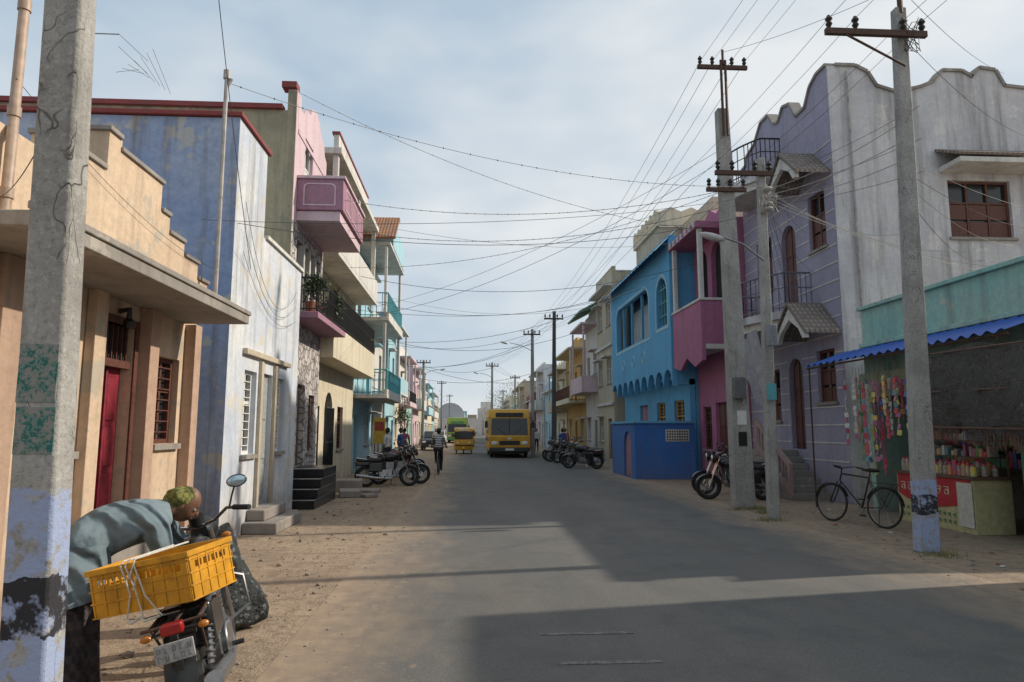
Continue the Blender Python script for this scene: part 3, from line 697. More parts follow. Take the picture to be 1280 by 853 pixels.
# ---------------------------------------------------------------- shop
e=E("grocery_shop")
X=8.3
plate(e.P("parapet",turq),rect(8.8,13.9,3.45,4.15),[],'X',X+.1,.2)
box(e.P("parapet_cap",turq,.01),X-.08,X+.3,8.75,13.95,4.153,4.23);box(e.P("parapet_base",turq,.01),X-.06,X+.22,8.75,13.95,3.36,3.447)
box(e.P("roof",conc),X+.21,13,8.8,13.9,3.3,3.6)
box(e.P("back_wall",mat("shop_inner",(.22,.20,.17),.9)),10.2,10.4,8.8,13.9,0,3.3)
box(e.P("side_wall",turq),X,10.2,13.75,13.9,0,3.3);box(e.P("side_wall",greenp),X,10.2,8.8,8.95,0,3.3)
box(e.P("green_board",greenp),X-.05,X,9.0,9.9,0,2.0)
box(e.P("fascia_board",turq),X-.02,X+.05,9,13.75,2.75,3.3)
box(e.P("sign_board",wallm("faded_sign",(.40,.50,.36),(.6,.58,.35))),X-.12,X-.05,12.3,13.9,2.3,2.8)
aw=e.P("awning",mat("blue_tarp_sheet",(.03,.11,.45),.45,0,.25,3));n=110;a=[];c_=[]
for i in range(n+1):
    y=8.9+(14.6-8.9)*i/n;zc=.03*math.sin(i*math.pi*2/5)
    a.append(aw.verts.new((7.35,y,3.02+zc)));c_.append(aw.verts.new((8.25,y,3.33+zc)))
for i in range(n):aw.faces.new((a[i],a[i+1],c_[i+1],c_[i]))
for y in(9.1,11.5,14.5):tube(e.P("awning_post",rust),[(7.4,y,0 if y==14.5 else 2.9),(7.4,y,3.0)],.018,8)
tube(e.P("awning_post",rust),[(7.4,8.9,2.97),(7.4,14.6,2.97)],.02,6)
sg=e.P("counter",mat("cream_board",(.52,.47,.25),.6),.008)
box(sg,7.95,8.6,10.55,12.5,0,.85)
box(e.P("counter_top",wood2,.005),7.9,8.65,10.5,12.55,.853,.9)
plate(e.P("red_banner",mat("red_print",(.48,.03,.04),.5)),[(10.6,.85),(12.45,.85),(12.45,.5),(12.2,.42),(11.5,.34),(10.9,.42),(10.6,.5)],[],'X',7.941,.012)
box(e.P("white_panel",mat("white_print",(.6,.58,.5),.5)),7.925,7.934,10.56,10.9,.1,.8)
gl=e.P("banner_glyphs",mat("banner_white",(.6,.55,.35),.5))
for k in range(7):
    u=12.3-k*.19;torus(gl,(7.932,u,.62),(1,0,0),.04,.009,12,4);tube(gl,[(7.932,u+.055,.70),(7.932,u-.055,.70)],.009,4);tube(gl,[(7.932,u-.055,.70),(7.932,u-.055,.57+.04*(k%3))],.009,4)
for r_ in range(2):
    for k in range(12):
        u=12.35-k*.12;g2=e.P("small_glyphs",mat("green_print",(.03,.2,.08),.5));torus(g2,(7.946,u,.26-r_*.12),(1,0,0),.022,.006,8,4);tube(g2,[(7.946,u-.03,.29-r_*.12),(7.946,u-.03,.22-r_*.12)],.006,4)
cols=[(.65,.05,.04),(.8,.6,.08),(.08,.35,.12),(.06,.14,.5),(.7,.68,.62),(.5,.12,.22),(.75,.32,.04),(.12,.3,.38)]
def packm(i,c):
    m,nt,b=newmat("packet_%d"%i);p=pos(nt)
    cc=mix(nt,mth(nt,'MULTIPLY',ramp(nt,nz(nt,p,30,2,.6),.50,.54),.6),c,tuple(min(.6,x*.4+.15) for x in c[::-1]))
    cc=mix(nt,.12,cc,(.1,.09,.08))
    nt.links.new(cc,b.inputs["Base Color"]);b.inputs["Roughness"].default_value=.3;return m
gm=[packm(i,c) for i,c in enumerate(cols)]
for z in(.95,1.35,1.75,2.15):
    box(e.P("shelf",wood2),9.6,10.19,9.1,13.7,z-.03,z)
    y=9.2
    while y<13.6:
        w=R.uniform(.08,.2);box(e.P("goods",R.choice(gm),.006),9.7,10.0,y,y+w*.9,z+.002,z+R.uniform(.15,.32));y+=w
glassj=mat("jar_plastic",(.45,.38,.3),.15,0,.5,30)
for j in range(3):
    y=10.65
    while y<12.45:
        r=R.uniform(.035,.055);h=R.uniform(.12,.2);x=8.05+j*.18
        tube(e.P("jars",R.choice(gm+[glassj]*4)),[(x,y,.902),(x,y,.9+h),(x,y,.9+h+.02)],[r,r,r*.6],10);tube(e.P("jar_lids",gm[0]),[(x,y,.9+h+.021),(x,y,.9+h+.05)],r*.65,10);y+=r*2.3
for lv in range(3):
    z0=1.18+lv*.27
    box(e.P("counter_shelf",wood2),8.3,8.65,10.6,12.4,z0,z0+.02)
    y=10.65
    while y<12.35:
        w=R.uniform(.05,.1)
        if R.random()<.8:box(e.P("goods",R.choice(gm+[glassj]*3),.006),8.34,8.5,y,y+w*.9,z0+.022,z0+.022+R.uniform(.08,.2))
        y+=w
for y in(10.6,12.4):tube(e.P("counter_shelf",wood2),[(8.6,y,.9),(8.6,y,2.7)],.02,6)
for k in range(34):
    y=10.0+k*.11+R.uniform(-.03,.03);x=7.68+.14*(k%3);c0=R.choice(gm+gm[:2]+gm[:2]);c1=R.choice(gm);L=R.randint(4,11)
    if y>12.6:L=R.randint(7,17)
    z0=2.72-R.uniform(0,.2)
    tube(e.P("strip_string",wirem2),[(x,y,2.9),(x,y,z0)],.004,4)
    for j in range(L):
        zt=z0-j*.11
        v=e.P("snack_packets",c0 if R.random()<.75 else c1,.004);q=R.uniform(.8,1.15);box(v,-.007,.007,-.04*q,.04*q,-.05,.05,Matrix.Translation((x,y,zt-.06))@Matrix.Rotation(R.uniform(-.7,.7),4,'Z')@Matrix.Rotation(R.uniform(-.3,.3),4,'Y')@Matrix.Rotation(R.uniform(-.2,.2),4,'X'))
e.done()
def thatchm():
    m,nt,b=newmat("woven_palm_mat");p=pos(nt)
    n=nz(nt,p,1,4,.8,(5,45,12));n2=nz(nt,p,1,4,.8,(5,12,50))
    f=mth(nt,'MULTIPLY',ramp(nt,n,.35,.62),ramp(nt,n2,.32,.6))
    c=mix(nt,f,(.07,.065,.06),(.36,.33,.30));c=mix(nt,mth(nt,'MULTIPLY',ramp(nt,nz(nt,p,3),.4,.7),.6),c,(.16,.15,.14))
    nt.links.new(c,b.inputs["Base Color"]);b.inputs["Roughness"].default_value=.95;bump(nt,b,f,1,.05);return m
e=E("palm_leaf_screen");b=e.P("screen",thatchm());vs=[];n=34
for j in range(19):
    row=[]
    for i in range(n+1):
        t=j/18;u=i/n;y=8.3+(10.7-8.3)*u;x=7.36-.10*math.sin(math.pi*t)+.03*math.sin(u*15+t*4)+.02*math.sin(u*33)
        zt=2.86-.06*math.sin(u*9);zb=1.42+.22*u+.06*math.sin(u*23)+.08*R.random()*(t>.93)
        row.append(b.verts.new((x+R.uniform(-.02,.02),y+.25*t*(u-.1),zt+(zb-zt)*t)))
    vs.append(row)
for j in range(18):
    for i in range(n):b.faces.new((vs[j][i],vs[j][i+1],vs[j+1][i+1],vs[j+1][i]))
fr=e.P("fringe",wood2)
for i in range(260):
    u=R.random();y=8.3+2.6*u;z=1.42+.22*u
    tube(fr,[(7.36,y,z+.12),(7.36+R.uniform(-.05,.05),y+R.uniform(-.06,.06),z-R.uniform(.03,.15))],.004,3,False)
for z in(2.8,2.2,1.65):tube(e.P("battens",wood2),[(7.28,8.3,z),(7.28,10.75,z+.04)],.014,6)
e.done()
# ---------------------------------------------------------------- poles
def pole(name,bx,by,tx,ty,h,w0,w1,m,extra=None):
    e=E(name);b=e.P("shaft",m,.015)
    v=[b.verts.new((cx+sx*w/2,cy+sy*w*.42,z)) for cx,cy,w,z in((bx,by,w0,-.0),(tx,ty,w1,h)) for sx,sy in((-1,-1),(1,-1),(1,1),(-1,1))]
    for f in((3,2,1,0),(4,5,6,7),(0,1,5,4),(1,2,6,5),(2,3,7,6),(3,0,4,7)):b.faces.new([v[i] for i in f])
    if extra:extra(e)
    e.done();return e
def xarm(e,x0,x1,y,z,dz=0):
    b=e.P("crossarm",rust)
    box(b,x0,x1,y-.2,y-.13,z,z+.09)
    for x in(x0+.06,x0+(x1-x0)*.3,x1-.35,x1-.06):
        tube(e.P("insulator",black),[(x,y-.165,z+.09),(x,y-.165,z+.16),(x,y-.165,z+.2),(x,y-.165,z+.24),(x,y-.165,z+.3)],[.012,.05,.03,.055,.02],10)
pA=polem("pole_concrete_a",(1.05,.85,.6));pB=polem("pole_concrete_b",None);pN=polem("pole_concrete_near",(1.50,1.14,.92))
def exA(e):
    xarm(e,5.2,6.75,9.3,7.45);tube(e.P("top_rod",rust),[(6.46,9.25,7.9),(6.46,9.25,8.2)],.04,8);tube(e.P("insulator",black),[(6.46,9.25,8.2),(6.46,9.25,8.26),(6.46,9.25,8.36)],[.03,.07,.03],10)
    tube(e.P("brace",rust),[(5.5,9.12,7.45),(6.4,9.15,7.0)],.018,6)
    for k in range(5):tube(e.P("wire_tangle",wirem),[(6.5+.1*math.cos(k*2+i*1.1),9.1+.05*math.sin(i),7.3+.12*math.sin(k+i*1.7)+.3*(k%2)) for i in range(9)],.006,4)
pole("utility_pole",6.2,9.2,6.46,9.3,8.0,.26,.17,pA,exA)
def lamp(e,x,y,z,dx,dz):
    tube(e.P("lamp_arm",steel),[(x,y,z),(x+dx*.5,y,z+dz*.7),(x+dx,y,z+dz)],.02,8)
    sph(e.P("lamp_head",mat("lamp_grey",(.5,.5,.5),.4)),(x+dx*1.25,y,z+dz),(.26,.1,.07),12,Matrix.Rotation(.25 if dx<0 else -.25,4,'Y'))
def exB(e):
    xarm(e,4.75,5.9,12.75,6.6);lamp(e,5.65,12.6,4.9,-.8,.45);box(e.P("meter_box",mat("grey_box",(.2,.22,.24),.6),.01),5.55,5.72,12.32,12.44,3.2,3.6)
    for z in(5.9,6.0,6.3):sph(e.P("wire_bundle",wirem2),(5.75,12.5,z),(.1,.08,.05),8)
    for k in range(5):tube(e.P("wire_bundle",wirem2),[(5.75+.16*math.cos(k+i),12.5+.1*math.sin(k*2+i),6.0+.2*math.sin(k*3+i*1.3)) for i in range(10)],.006,4)
    box(e.P("blue_tag",tealb),5.52,5.7,12.44,12.455,2.2,2.5)
pole("utility_pole",5.6,12.6,5.72,12.7,7.0,.2,.15,pB,exB)
def exC(e):
    for dx,dy in((-.05,0),(.05,0)):tube(e.P("steel_extension",rust),[(5.68+dx,14.3,8.2),(5.68+dx,14.3,10.0)],.03,6)
    tube(e.P("steel_extension",rust),[(5.68,14.3,9.9),(5.68,14.3,10.25)],.03,6)
    xarm(e,5.1,6.25,14.5,9.8);xarm(e,5.2,6.1,14.5,6.9)
    box(e.P("painted_number",whitep),5.68,5.88,14.325,14.332,1.75,2.05);box(e.P("painted_patch",black),5.69,5.87,14.32,14.326,1.3,1.6)
    box(e.P("junction_box",mat("grey_box2",(.12,.12,.13),.6),.01),5.6,5.85,14.2,14.33,2.3,2.75)
pole("utility_pole",5.8,14.5,5.68,14.5,8.9,.42,.26,pB,exC)
def exN(e):
    for z0,z1 in((1.76,2.0),(1.55,1.74)):
        cx=-1.735-.0265*(z0+z1)/2
        box(e.P("painted_notice",stencil),cx-.078,cx+.078,2.9235,2.928,z0,z1)
pole("utility_pole",-1.735,3.0,-1.96,3.0,8.5,.185,.13,pN,exN)
def exF(e):
    xarm(e,3.3,4.4,43,7.6);lamp(e,3.85,42.9,6.6,-1.4,.5)
pole("utility_pole",3.9,43,3.9,43,8.0,.26,.18,pB,exF)
pole("utility_pole",4.6,38,4.7,38,8.3,.25,.18,mat("dark_pole",(.09,.08,.08),.8),lambda e:xarm(e,4.1,5.2,38,7.8))
pole("utility_pole",1.7+.3,64,2.0,64,7.9,.25,.18,pB,lambda e:(xarm(e,1.4,2.6,64,7.5),lamp(e,2,64,6.5,-1.2,.4)))
pole("utility_pole",-4,58,-4,58,7.5,.25,.18,pB,lambda e:(xarm(e,-4.6,-3.4,58,7.2),lamp(e,-4,58,6.3,1.3,.4)))
for x,y in((5.2,80),(5.2,110),(-3.8,90),(-3.8,125)):pole("utility_pole",x,y,x,y,8,.25,.18,pB,lambda e,x=x,y=y:xarm(e,x-.6,x+.6,y,7.6))
e=E("tv_antenna");b=e.P("mast",steel);tube(b,[(-9.0,15.5,8.9),(-9.0,15.5,10.9)],.03,6);tube(b,[(-9.3,15.5,10.85),(-8.3,15.5,10.85)],.015,5)
for k in range(7):tube(b,[(-8.2+.13*k,15.3,9.8+.1*k),(-8.0+.13*k,15.9,10.2-.1*k)],.006,4)
for k in range(2):tube(b,[(-8.3,15.5,10.85-.3*k),(-7.6,15.5,10.2-.3*k)],.006,4)
e.done()
# ---------------------------------------------------------------- wires
def cat(p0,p1,sag,n=18):
    p0=Vector(p0);p1=Vector(p1);return [p0.lerp(p1,i/n)-Vector((0,0,sag*4*(i/n)*(1-i/n))) for i in range(n+1)]
e=E("overhead_power_lines");b=e.P("lines",wirem)
def W(p0,p1,sag,r=.008,bb=None,n=18):tube(bb or b,cat(p0,p1,sag,n),r*.58,4,False)
for dx in(-.5,-.22,.2,.52):
    W((5.68+dx,14.34,10.0),(5.9+dx,-16,9.9),.35);W((5.68+dx,14.34,10.0),(4.65+dx,38,8.1),.5,.01);W((4.65+dx,38,8.1),(2+dx*.9,64,7.7),.4,.012)
    W((2+dx*.9,64,7.7),(5.2+dx*.9,80,7.8),.2,.014)
    W((5.2+dx*.9,80,7.8),(5.2+dx*.9,110,7.8),.3,.016)
for x in(5.26,5.65,6.4,6.69):
    W((x,9.14,7.7),(x+.1,-14,8.2),.3);W((x,9.14,7.7),(x-.75,14.34,7.1),.1);W((x-.75,14.34,7.1),(x-2.2,43,7.8),.6,.011)
W((6.46,9.25,8.35),(5.7,14.3,10.2),.1)
W((6.46,9.25,8.35),(13,15,10.3),.2);W((6.4,9.25,7.6),(13.5,14.9,8.6),.3)
for k in range(4):W((5.72,12.6,6.5+.1*k),(8.5,15.3+1.1*k,7.5-.9*k),.15,.007)
for k in range(4):W((5.7,12.6,6.2),(8.45,16+k*.5,5.5-.5*k),.3,.007)
pw=e.P("pale_lines",wirem2)
for k in range(4):W((5.72,12.6,6.4-.1*k),(10+k*1.6,15,6.2-.4*k),.35,.010,pw)
for k in range(4):W((6.35,9.25,5.0+.2*k),(12+k,15,5.6+.4*k),.3,.008,pw if k%2 else b)
for k in range(3):W((5.8,14.4,7-.2*k),(6.6,9.2,6.4-.5*k),.15,.007)
for k in range(3):W((5.72,12.6,6.1+.1*k),(6.4,9.2,5.6+.3*k),.12,.012,pw)
e.done()
e=E("service_cables");b=e.P("cables",wirem);bp=e.P("pale_cables",wirem2);bd=e.P("spacers",wirem)
def X_(p0,p1,sag,r=.009,beads=0,pale=False):
    pts=cat(p0,p1,sag,28);tube(bp if pale else b,pts,r*.56,4,False)
    if beads:
        sp=28/(beads*1.3)
        t=sp*.5
        while t<28:
            k=int(t);q=pts[k].lerp(pts[min(k+1,28)],t-k);sph(bd,q,(.010,.010,.015),6);t+=sp*R.uniform(.7,1.3)
X_((-3.43,9.2,6.45),(5.7,12.6,6.9-.5),.45,.008,20,True);X_((-4,15,9.3),(8.3,21,8.0),.7,.012,30,True)
X_((-3.65,10.4,4.8),(5.7,12.7,5.9),.5,.009,0);X_((-3.0,15.4,6.9),(5.7,14.5,7.0),.45,.012,26,True)
X_((-3.7,9.3,4.5),(5.6,12.6,6.2),.25,.007,0)
X_((-3.05,16.5,6.5),(5.6,14.5,6.6),.5,.010,30);X_((-3.65,20,6.4),(5.7,14.5,7.0),.5,.011,30,True);X_((-3.65,22,6.6),(7,20.5,6.8),.7,.013,28)
X_((-3.65,24,5.6),(5.8,14.6,7.8),.6,.011,0);X_((-3.7,25,4.9),(7,25,7.4),.9,.015,30,True)
X_((-3.8,28,6.8),(6.7,27,7.4),.8,.015,30);X_((-3.8,31,5.5),(4.7,38,7.6),.7,.015,0);X_((-3.9,36,6.2),(6.4,36,7.1),.8,.018,24)
X_((-3.0,17,6.9),(7.0,22,7.9),.4,.01,0,True);X_((-3.8,30,7.5),(6.9,33,7.9),.7,.013,0,True)
X_((-4,42,5.5),(4,43,7.2),.6,.02);X_((-4,48,6),(4,43,7.4),.6,.02);X_((-4,50,5.4),(6.4,50,6.4),.8,.022);X_((-4,58,7.0),(2,64,7.4),.5,.026);X_((-4,58,6.8),(6.5,60,6),.7,.026)
X_((-3.7,26,6.3),(5.7,14.5,8.0),.5,.01,0);X_((-3.6,19,5.0),(6.9,26,7.2),.6,.011)
for k in range(3):X_((-3.55,10.6,5.2-.4*k),(-3.53,13.8,4.4-.3*k),.9-.2*k,.007)
X_((-1.8,3.0,3.2),(-3.55,5.2,3.4),.1,.006);X_((-1.86,3,8.4),(-3.55,11,4.2),.3,.008);X_((-3.6,5.3,4.4),(-3.55,10.2,3.9),.25,.006)
e.done()
# ---------------------------------------------------------------- motorcycles
def motorbike(name,loc,heading,lean,tankm,crate=False,sc_=1):
    e=E(name,loc,(0,lean,heading),sc_)
    T=e.P("tyres",rubber);H=e.P("rims",steel)
    for y in(0,1.26):
        torus(T,(0,y,.3),(1,0,0),.25,.052,32,10);torus(H,(0,y,.3),(1,0,0),.205,.014,28,6)
        tube(H,[(-.06,y,.3),(.06,y,.3)],.075,14)
        for k in range(14):
            a=2*math.pi*k/14;tube(H,[(.03*(-1)**k,y,.3),(0,y+.21*math.cos(a),.3+.21*math.sin(a))],.0035,4,False)
    F=e.P("frame",black)
    tube(F,[(-.07,0,.3),(-.08,.45,.36)],.026,8);tube(F,[(.07,0,.3),(.08,.45,.36)],.02,8)
    zt=.64 if crate else .74
    for s in(-1,1):
        tube(e.P("shock",chrome if not crate else steel),[(s*.1,-.0,.34),(s*.11,.12,.62)],.018,8)
        for k in range(8):torus(e.P("shock_spring",steel),(s*(.1+.0012*k),.015*k,.37+.032*k),(0,.35,1),.027,.005,10,4)
        tube(F,[(s*.11,-.2,zt),(s*.1,.3,zt),(s*.05,.8,.84)],.016,6)
        tube(e.P("fork",chrome if not crate else steel),[(s*.075,1.26,.3),(s*.075,1.13,.65),(s*.075,1.0,.98)],.02,8)
        tube(e.P("handlebar",chrome),[(0,.97,1.0),(s*.12,.97,1.03),(s*.22,.9,1.1),(s*.36,.78,1.08)],.012,8)
        tube(e.P("grips",rubber),[(s*.27,.86,1.095),(s*.38,.76,1.078)],.019,8)
        tube(e.P("levers",steel),[(s*.26,.92,1.09),(s*.38,.86,1.07)],.006,5)
        if not crate or s>0:
            tube(e.P("mirror_stem",black),[(s*.24,.88,1.1),(s*.27,.9,1.18),(s*.3,.88,1.24)],.007,6)
            sph(e.P("mirror_shell",black),(s*.32,.87,1.27),(.07,.018,.045),12)
            sph(e.P("mirror_glass",mat("mirror_blue",(.45,.6,.7),.1,.6)),(s*.32,.852,1.27),(.061,.006,.037),12)
        sph(e.P("indicators",mat("amber",(.5,.17,.02),.3)),(s*.14,-.25,.62 if crate else .7),(.03,.02,.02),8);sph(e.P("indicators",mat("amber",(.5,.17,.02),.3)),(s*.16,1.08,.9),(.035,.022,.022),8)
        tube(F,[(s*.03,-.25,.63 if crate else .71),(s*.13,-.25,.62 if crate else .7)],.008,5)
        tube(F,[(s*.06,.5,.28),(s*.2,.52,.28)],.012,6);tube(e.P("footrest",rubber),[(s*.14,.52,.28),(s*.22,.52,.28)],.016,8)
        tube(e.P("leg_guard",steel),[(s*.05,.86,.72),(s*.24,.9,.62),(s*.25,.88,.42),(s*.06,.8,.34)],.012,6)
    tube(F,[(0,1.0,.95),(0,.85,.55),(0,.72,.3),(0,.4,.28)],.024,8)
    en=e.P("engine",steel,.01);box(en,-.11,.11,.36,.74,.22,.48)
    for k in range(7):box(e.P("fins",steel),-.10,.10,.56,.78,.485+k*.03,.503+k*.03)
    box(e.P("cylinder",black),-.07,.07,.6,.74,.485,.72)
    tube(en,[(-.15,.48,.34),(.15,.48,.34)],.10,16);tube(en,[(-.14,.66,.34),(.14,.66,.34)],.07,14)
    tube(e.P("exhaust",steel),[(.06,.76,.5),(.1,.82,.35),(.13,.7,.22),(.14,.3,.24),(.15,-.3,.33)],[.02,.02,.025,.045,.05],10)
    tk=e.P("fuel_tank",tankm);sph(tk,(0,.68,.85),(.145,.27,.135),20);sph(tk,(0,.52,.83),(.12,.2,.11),16)
    st_=e.P("seat",black,.03);box(st_,-.13,.13,.24 if crate else -.28,.44,.72,.83)
    box(e.P("side_panel",tankm,.03),-.14,.14,.06,.46,.42,.68);
    if not crate:box(e.P("tail_cowl",tankm,.03),-.11,.11,-.3,.1,.6,.73)
    for cy,a0,a1,rad in((0,20,190,.33),(1.26,30,170,.325)):
        n=12;g=e.P("mudguard",black if crate else tankm);rows=[]
        for i in range(n+1):
            a=math.radians(a0+(a1-a0)*i/n)
            rows.append([g.verts.new((x,cy+(rad-abs(x)*.25)*math.cos(a),.3+(rad-abs(x)*.25)*math.sin(a))) for x in(-.08,-.045,0,.045,.08)])
        for p,q in zip(rows,rows[1:]):
            for i in range(4):g.faces.new((p[i],p[i+1],q[i+1],q[i]))
    tube(e.P("headlamp",black),[(0,1.03,.96),(0,1.1,.96),(0,1.16,.96)],[.06,.105,.11],14);sph(e.P("headlamp_lens",chrome),(0,1.16,.96),(.1,.03,.1),14)
    tube(e.P("meter",black),[(0,1.0,1.03),(0,.98,1.09)],.05,12)
    zz=-.03 if crate else 0
    box(e.P("tail_lamp",mat("red_lens",(.32,.012,.012),.25),.012),-.055,.055,-.33,-.27,.66+zz*1.3,.72+zz*1.3)
    box(e.P("tail_bracket",black,.004),-.02,.02,-.3,-.27,.42,.66+zz)
    dz=.06
    box(e.P("number_plate",mat("plate_white",(.38,.38,.38),.5,0,.45,30),.004),-.095,.095,-.335,-.325,.43+dz,.53+dz)
    g=e.P("plate_digits",mat("faded_black",(.17,.17,.17),.6))
    for r_ in range(2):
        for k in range(5):
            x=-.075+k*.037;z=.443+.043*r_+dz
            box(g,x-.009,x-.004,-.338,-.336,z,z+.028)
            if (k+r_)%2:box(g,x+.004,x+.009,-.338,-.336,z,z+.028)
            if k%3!=1:box(g,x-.003,x+.0035,-.338,-.336,z+.022,z+.028)
            if k%3:box(g,x-.003,x+.0035,-.338,-.336,z,z+.006)
    tube(e.P("side_stand",steel),[(-.08,.4,.28),(-.24,.38,.02)],.012,6)
    if not crate:tube(e.P("grab_rail",chrome),[(-.14,.0,.78),(-.14,-.28,.82),(.14,-.28,.82),(.14,0,.78)],.011,6)
    e.done();return e
red=mat("maroon_gloss",(.12,.01,.015),.25);blk=mat("black_gloss",(.015,.015,.017),.25);blu=mat("blue_gloss",(.02,.04,.16),.25)
motorbike("motorcycle",(-1.46,4.12,0),math.radians(13),math.radians(-13),blk,True,.99)
CL=(-1.69,4.10,.70);CR=(math.radians(3),math.radians(-12),math.radians(-14))
cr=E("yellow_plastic_crate",CL,CR)
ym=mat("yellow_plastic",(.62,.29,.012),.45,0,.35,9)
b=cr.P("crate",ym,.004);w,d,h=.60,.38,.26
def side(axis,c,half):
    hs=[]
    n=7 if axis=='Y' else 4;W_=half*2-.08
    for i in range(n):
        a=-half+.04+W_*i/n+.008;b2=-half+.04+W_*(i+1)/n-.008
        hs.append(rect(a,b2,.165,.20))
    plate(b,rect(-half,half,0,h),hs,axis,c,.006)
side('Y',-d/2,w/2);side('Y',d/2,w/2);side('X',-w/2,d/2-.004);side('X',w/2,d/2-.004)
box(b,-w/2+.004,w/2-.004,-d/2+.004,d/2-.004,.0,.008)
for z in(0,.075,.14,.21,h-.03):
    hh=.03 if z==h-.03 else .008;o=.016 if z==h-.03 else .009
    box(b,-w/2-o,w/2+o,-d/2-o,-d/2-.0035,z,z+hh);box(b,-w/2-o,w/2+o,d/2+.0035,d/2+o,z,z+hh)
    box(b,-w/2-o,-w/2-.0035,-d/2-.003,d/2+.003,z,z+hh);box(b,w/2+.0035,w/2+o,-d/2-.003,d/2+.003,z,z+hh)
for i in range(9):
    x=-w/2+.005+(w-.02)*i/8;box(b,x,x+.01,-d/2-.008,-d/2-.004,.009,h-.031);box(b,x,x+.01,d/2+.004,d/2+.008,.009,h-.031)
for i in range(6):
    y=-d/2+.005+(d-.02)*i/5;box(b,w/2+.004,w/2+.008,y,y+.01,.009,h-.031);box(b,-w/2-.008,-w/2-.004,y,y+.01,.009,h-.031)
cr.done()
rp=E("rope",CL,CR);b=rp.P("rope",mat("white_rope",(.6,.58,.52),.9,0,.3,60))
def rp_(pts,r):tube(b,pts,r*.62,6)
rp_([(-.07,.21,.275),(-.07,-.2,.275),(-.08,-.215,.26),(-.05,-.21,.1),(-.1,-.2,-.03),(-.06,-.1,-.06)],.008)
rp_([(0.03,.21,.275),(0.0,-.2,.275),(0.0,-.215,.25),(.04,-.215,.08),(.11,-.2,-.04),(.1,-.05,-.06)],.007)
rp_([(.03,.21,.277),(-.03,-.2,.277),(-.05,-.218,.25),(-.01,-.218,.12),(.0,-.2,-.04),(.0,-.05,-.06)],.007)
rp_([(-.0,-.215,.25),(-.03,-.23,.18),(.02,-.225,.2),(-.02,-.22,.12)],.008);rp_([(-.1,-.2,-.03),(-.06,-.22,-.05),(-.02,-.2,-.03),(.02,-.22,-.05),(.1,-.2,-.04)],.012)
rp.done()
e=E("rear_carrier",(-1.46,4.12,0),(0,math.radians(-13),math.radians(13)),.99);b=e.P("rack",rust)
for x in(-.12,0,.12):tube(b,[(x,-.25,.66),(x,.2,.66)],.009,6)
for y in(-.25,.2):tube(b,[(-.16,y,.66),(.16,y,.66)],.009,6)
tube(b,[(-.12,-.22,.66),(-.1,-.05,.45)],.008,6);tube(b,[(.12,-.22,.66),(.1,-.05,.45)],.008,6)
e.done()
def sackm():
    m,nt,b=newmat("patterned_sack");p=pos(nt)
    v=nt.nodes.new("ShaderNodeTexVoronoi");v.inputs["Scale"].default_value=22;nt.links.new(p,v.inputs["Vector"])
    n=nz(nt,p,16,3,.7)
    c=mix(nt,ramp(nt,mth(nt,'ADD',v.outputs[0],mth(nt,'MULTIPLY',n,.5)),.5,.62),(.12,.13,.13),(.022,.026,.028))
    nt.links.new(c,b.inputs["Base Color"]);b.inputs["Roughness"].default_value=.8;bump(nt,b,nz(nt,p,12,6,.7),.9,.04);return m
e=E("woven_sack",(-2.02,6.1,0));b=e.P("sack",sackm());rings=[]
for j in range(17):
    t=j/16;z=.02+.78*t;rad=(.33*(1-t**2.2*.5))*(.85+.15*math.sin(math.pi*min(1,t*2)))
    if j==0:rad*=.7
    rings.append([b.verts.new((math.cos(a)*rad*(1+.12*math.sin(3*a+5*t)+.06*math.sin(9*a+11*t))-.16*t,math.sin(a)*rad*.6*(1+.1*math.cos(4*a-6*t)),z+(.06*math.sin(2*a)*t))) for a in[2*math.pi*k/36 for k in range(36)]])
for p,q in zip(rings,rings[1:]):
    for k in range(36):b.faces.new((p[k],p[(k+1)%36],q[(k+1)%36],q[k]))
b.faces.new(rings[0][::-1]);b.faces.new(rings[-1])
e.done()
for i,(x,y,h_,m) in enumerate([(-3.0,20.3,-75,blk),(-2.75,21.2,-80,blk),(-3.0,22.4,-70,red),(-3.1,23.5,-80,blu),(-3.1,24.8,-75,blk),(6.9,16.0,78,blk),(7.2,17.2,75,blk),(5.6,30.2,60,red),(5.5,31.4,60,blk),(5.4,33.4,60,blk),(5.2,36,60,red),(5.2,34.8,60,blk),(5.3,28.8,60,blk)]):
    motorbike("motorcycle",(x,y,0),math.radians(h_),math.radians(-6),m)
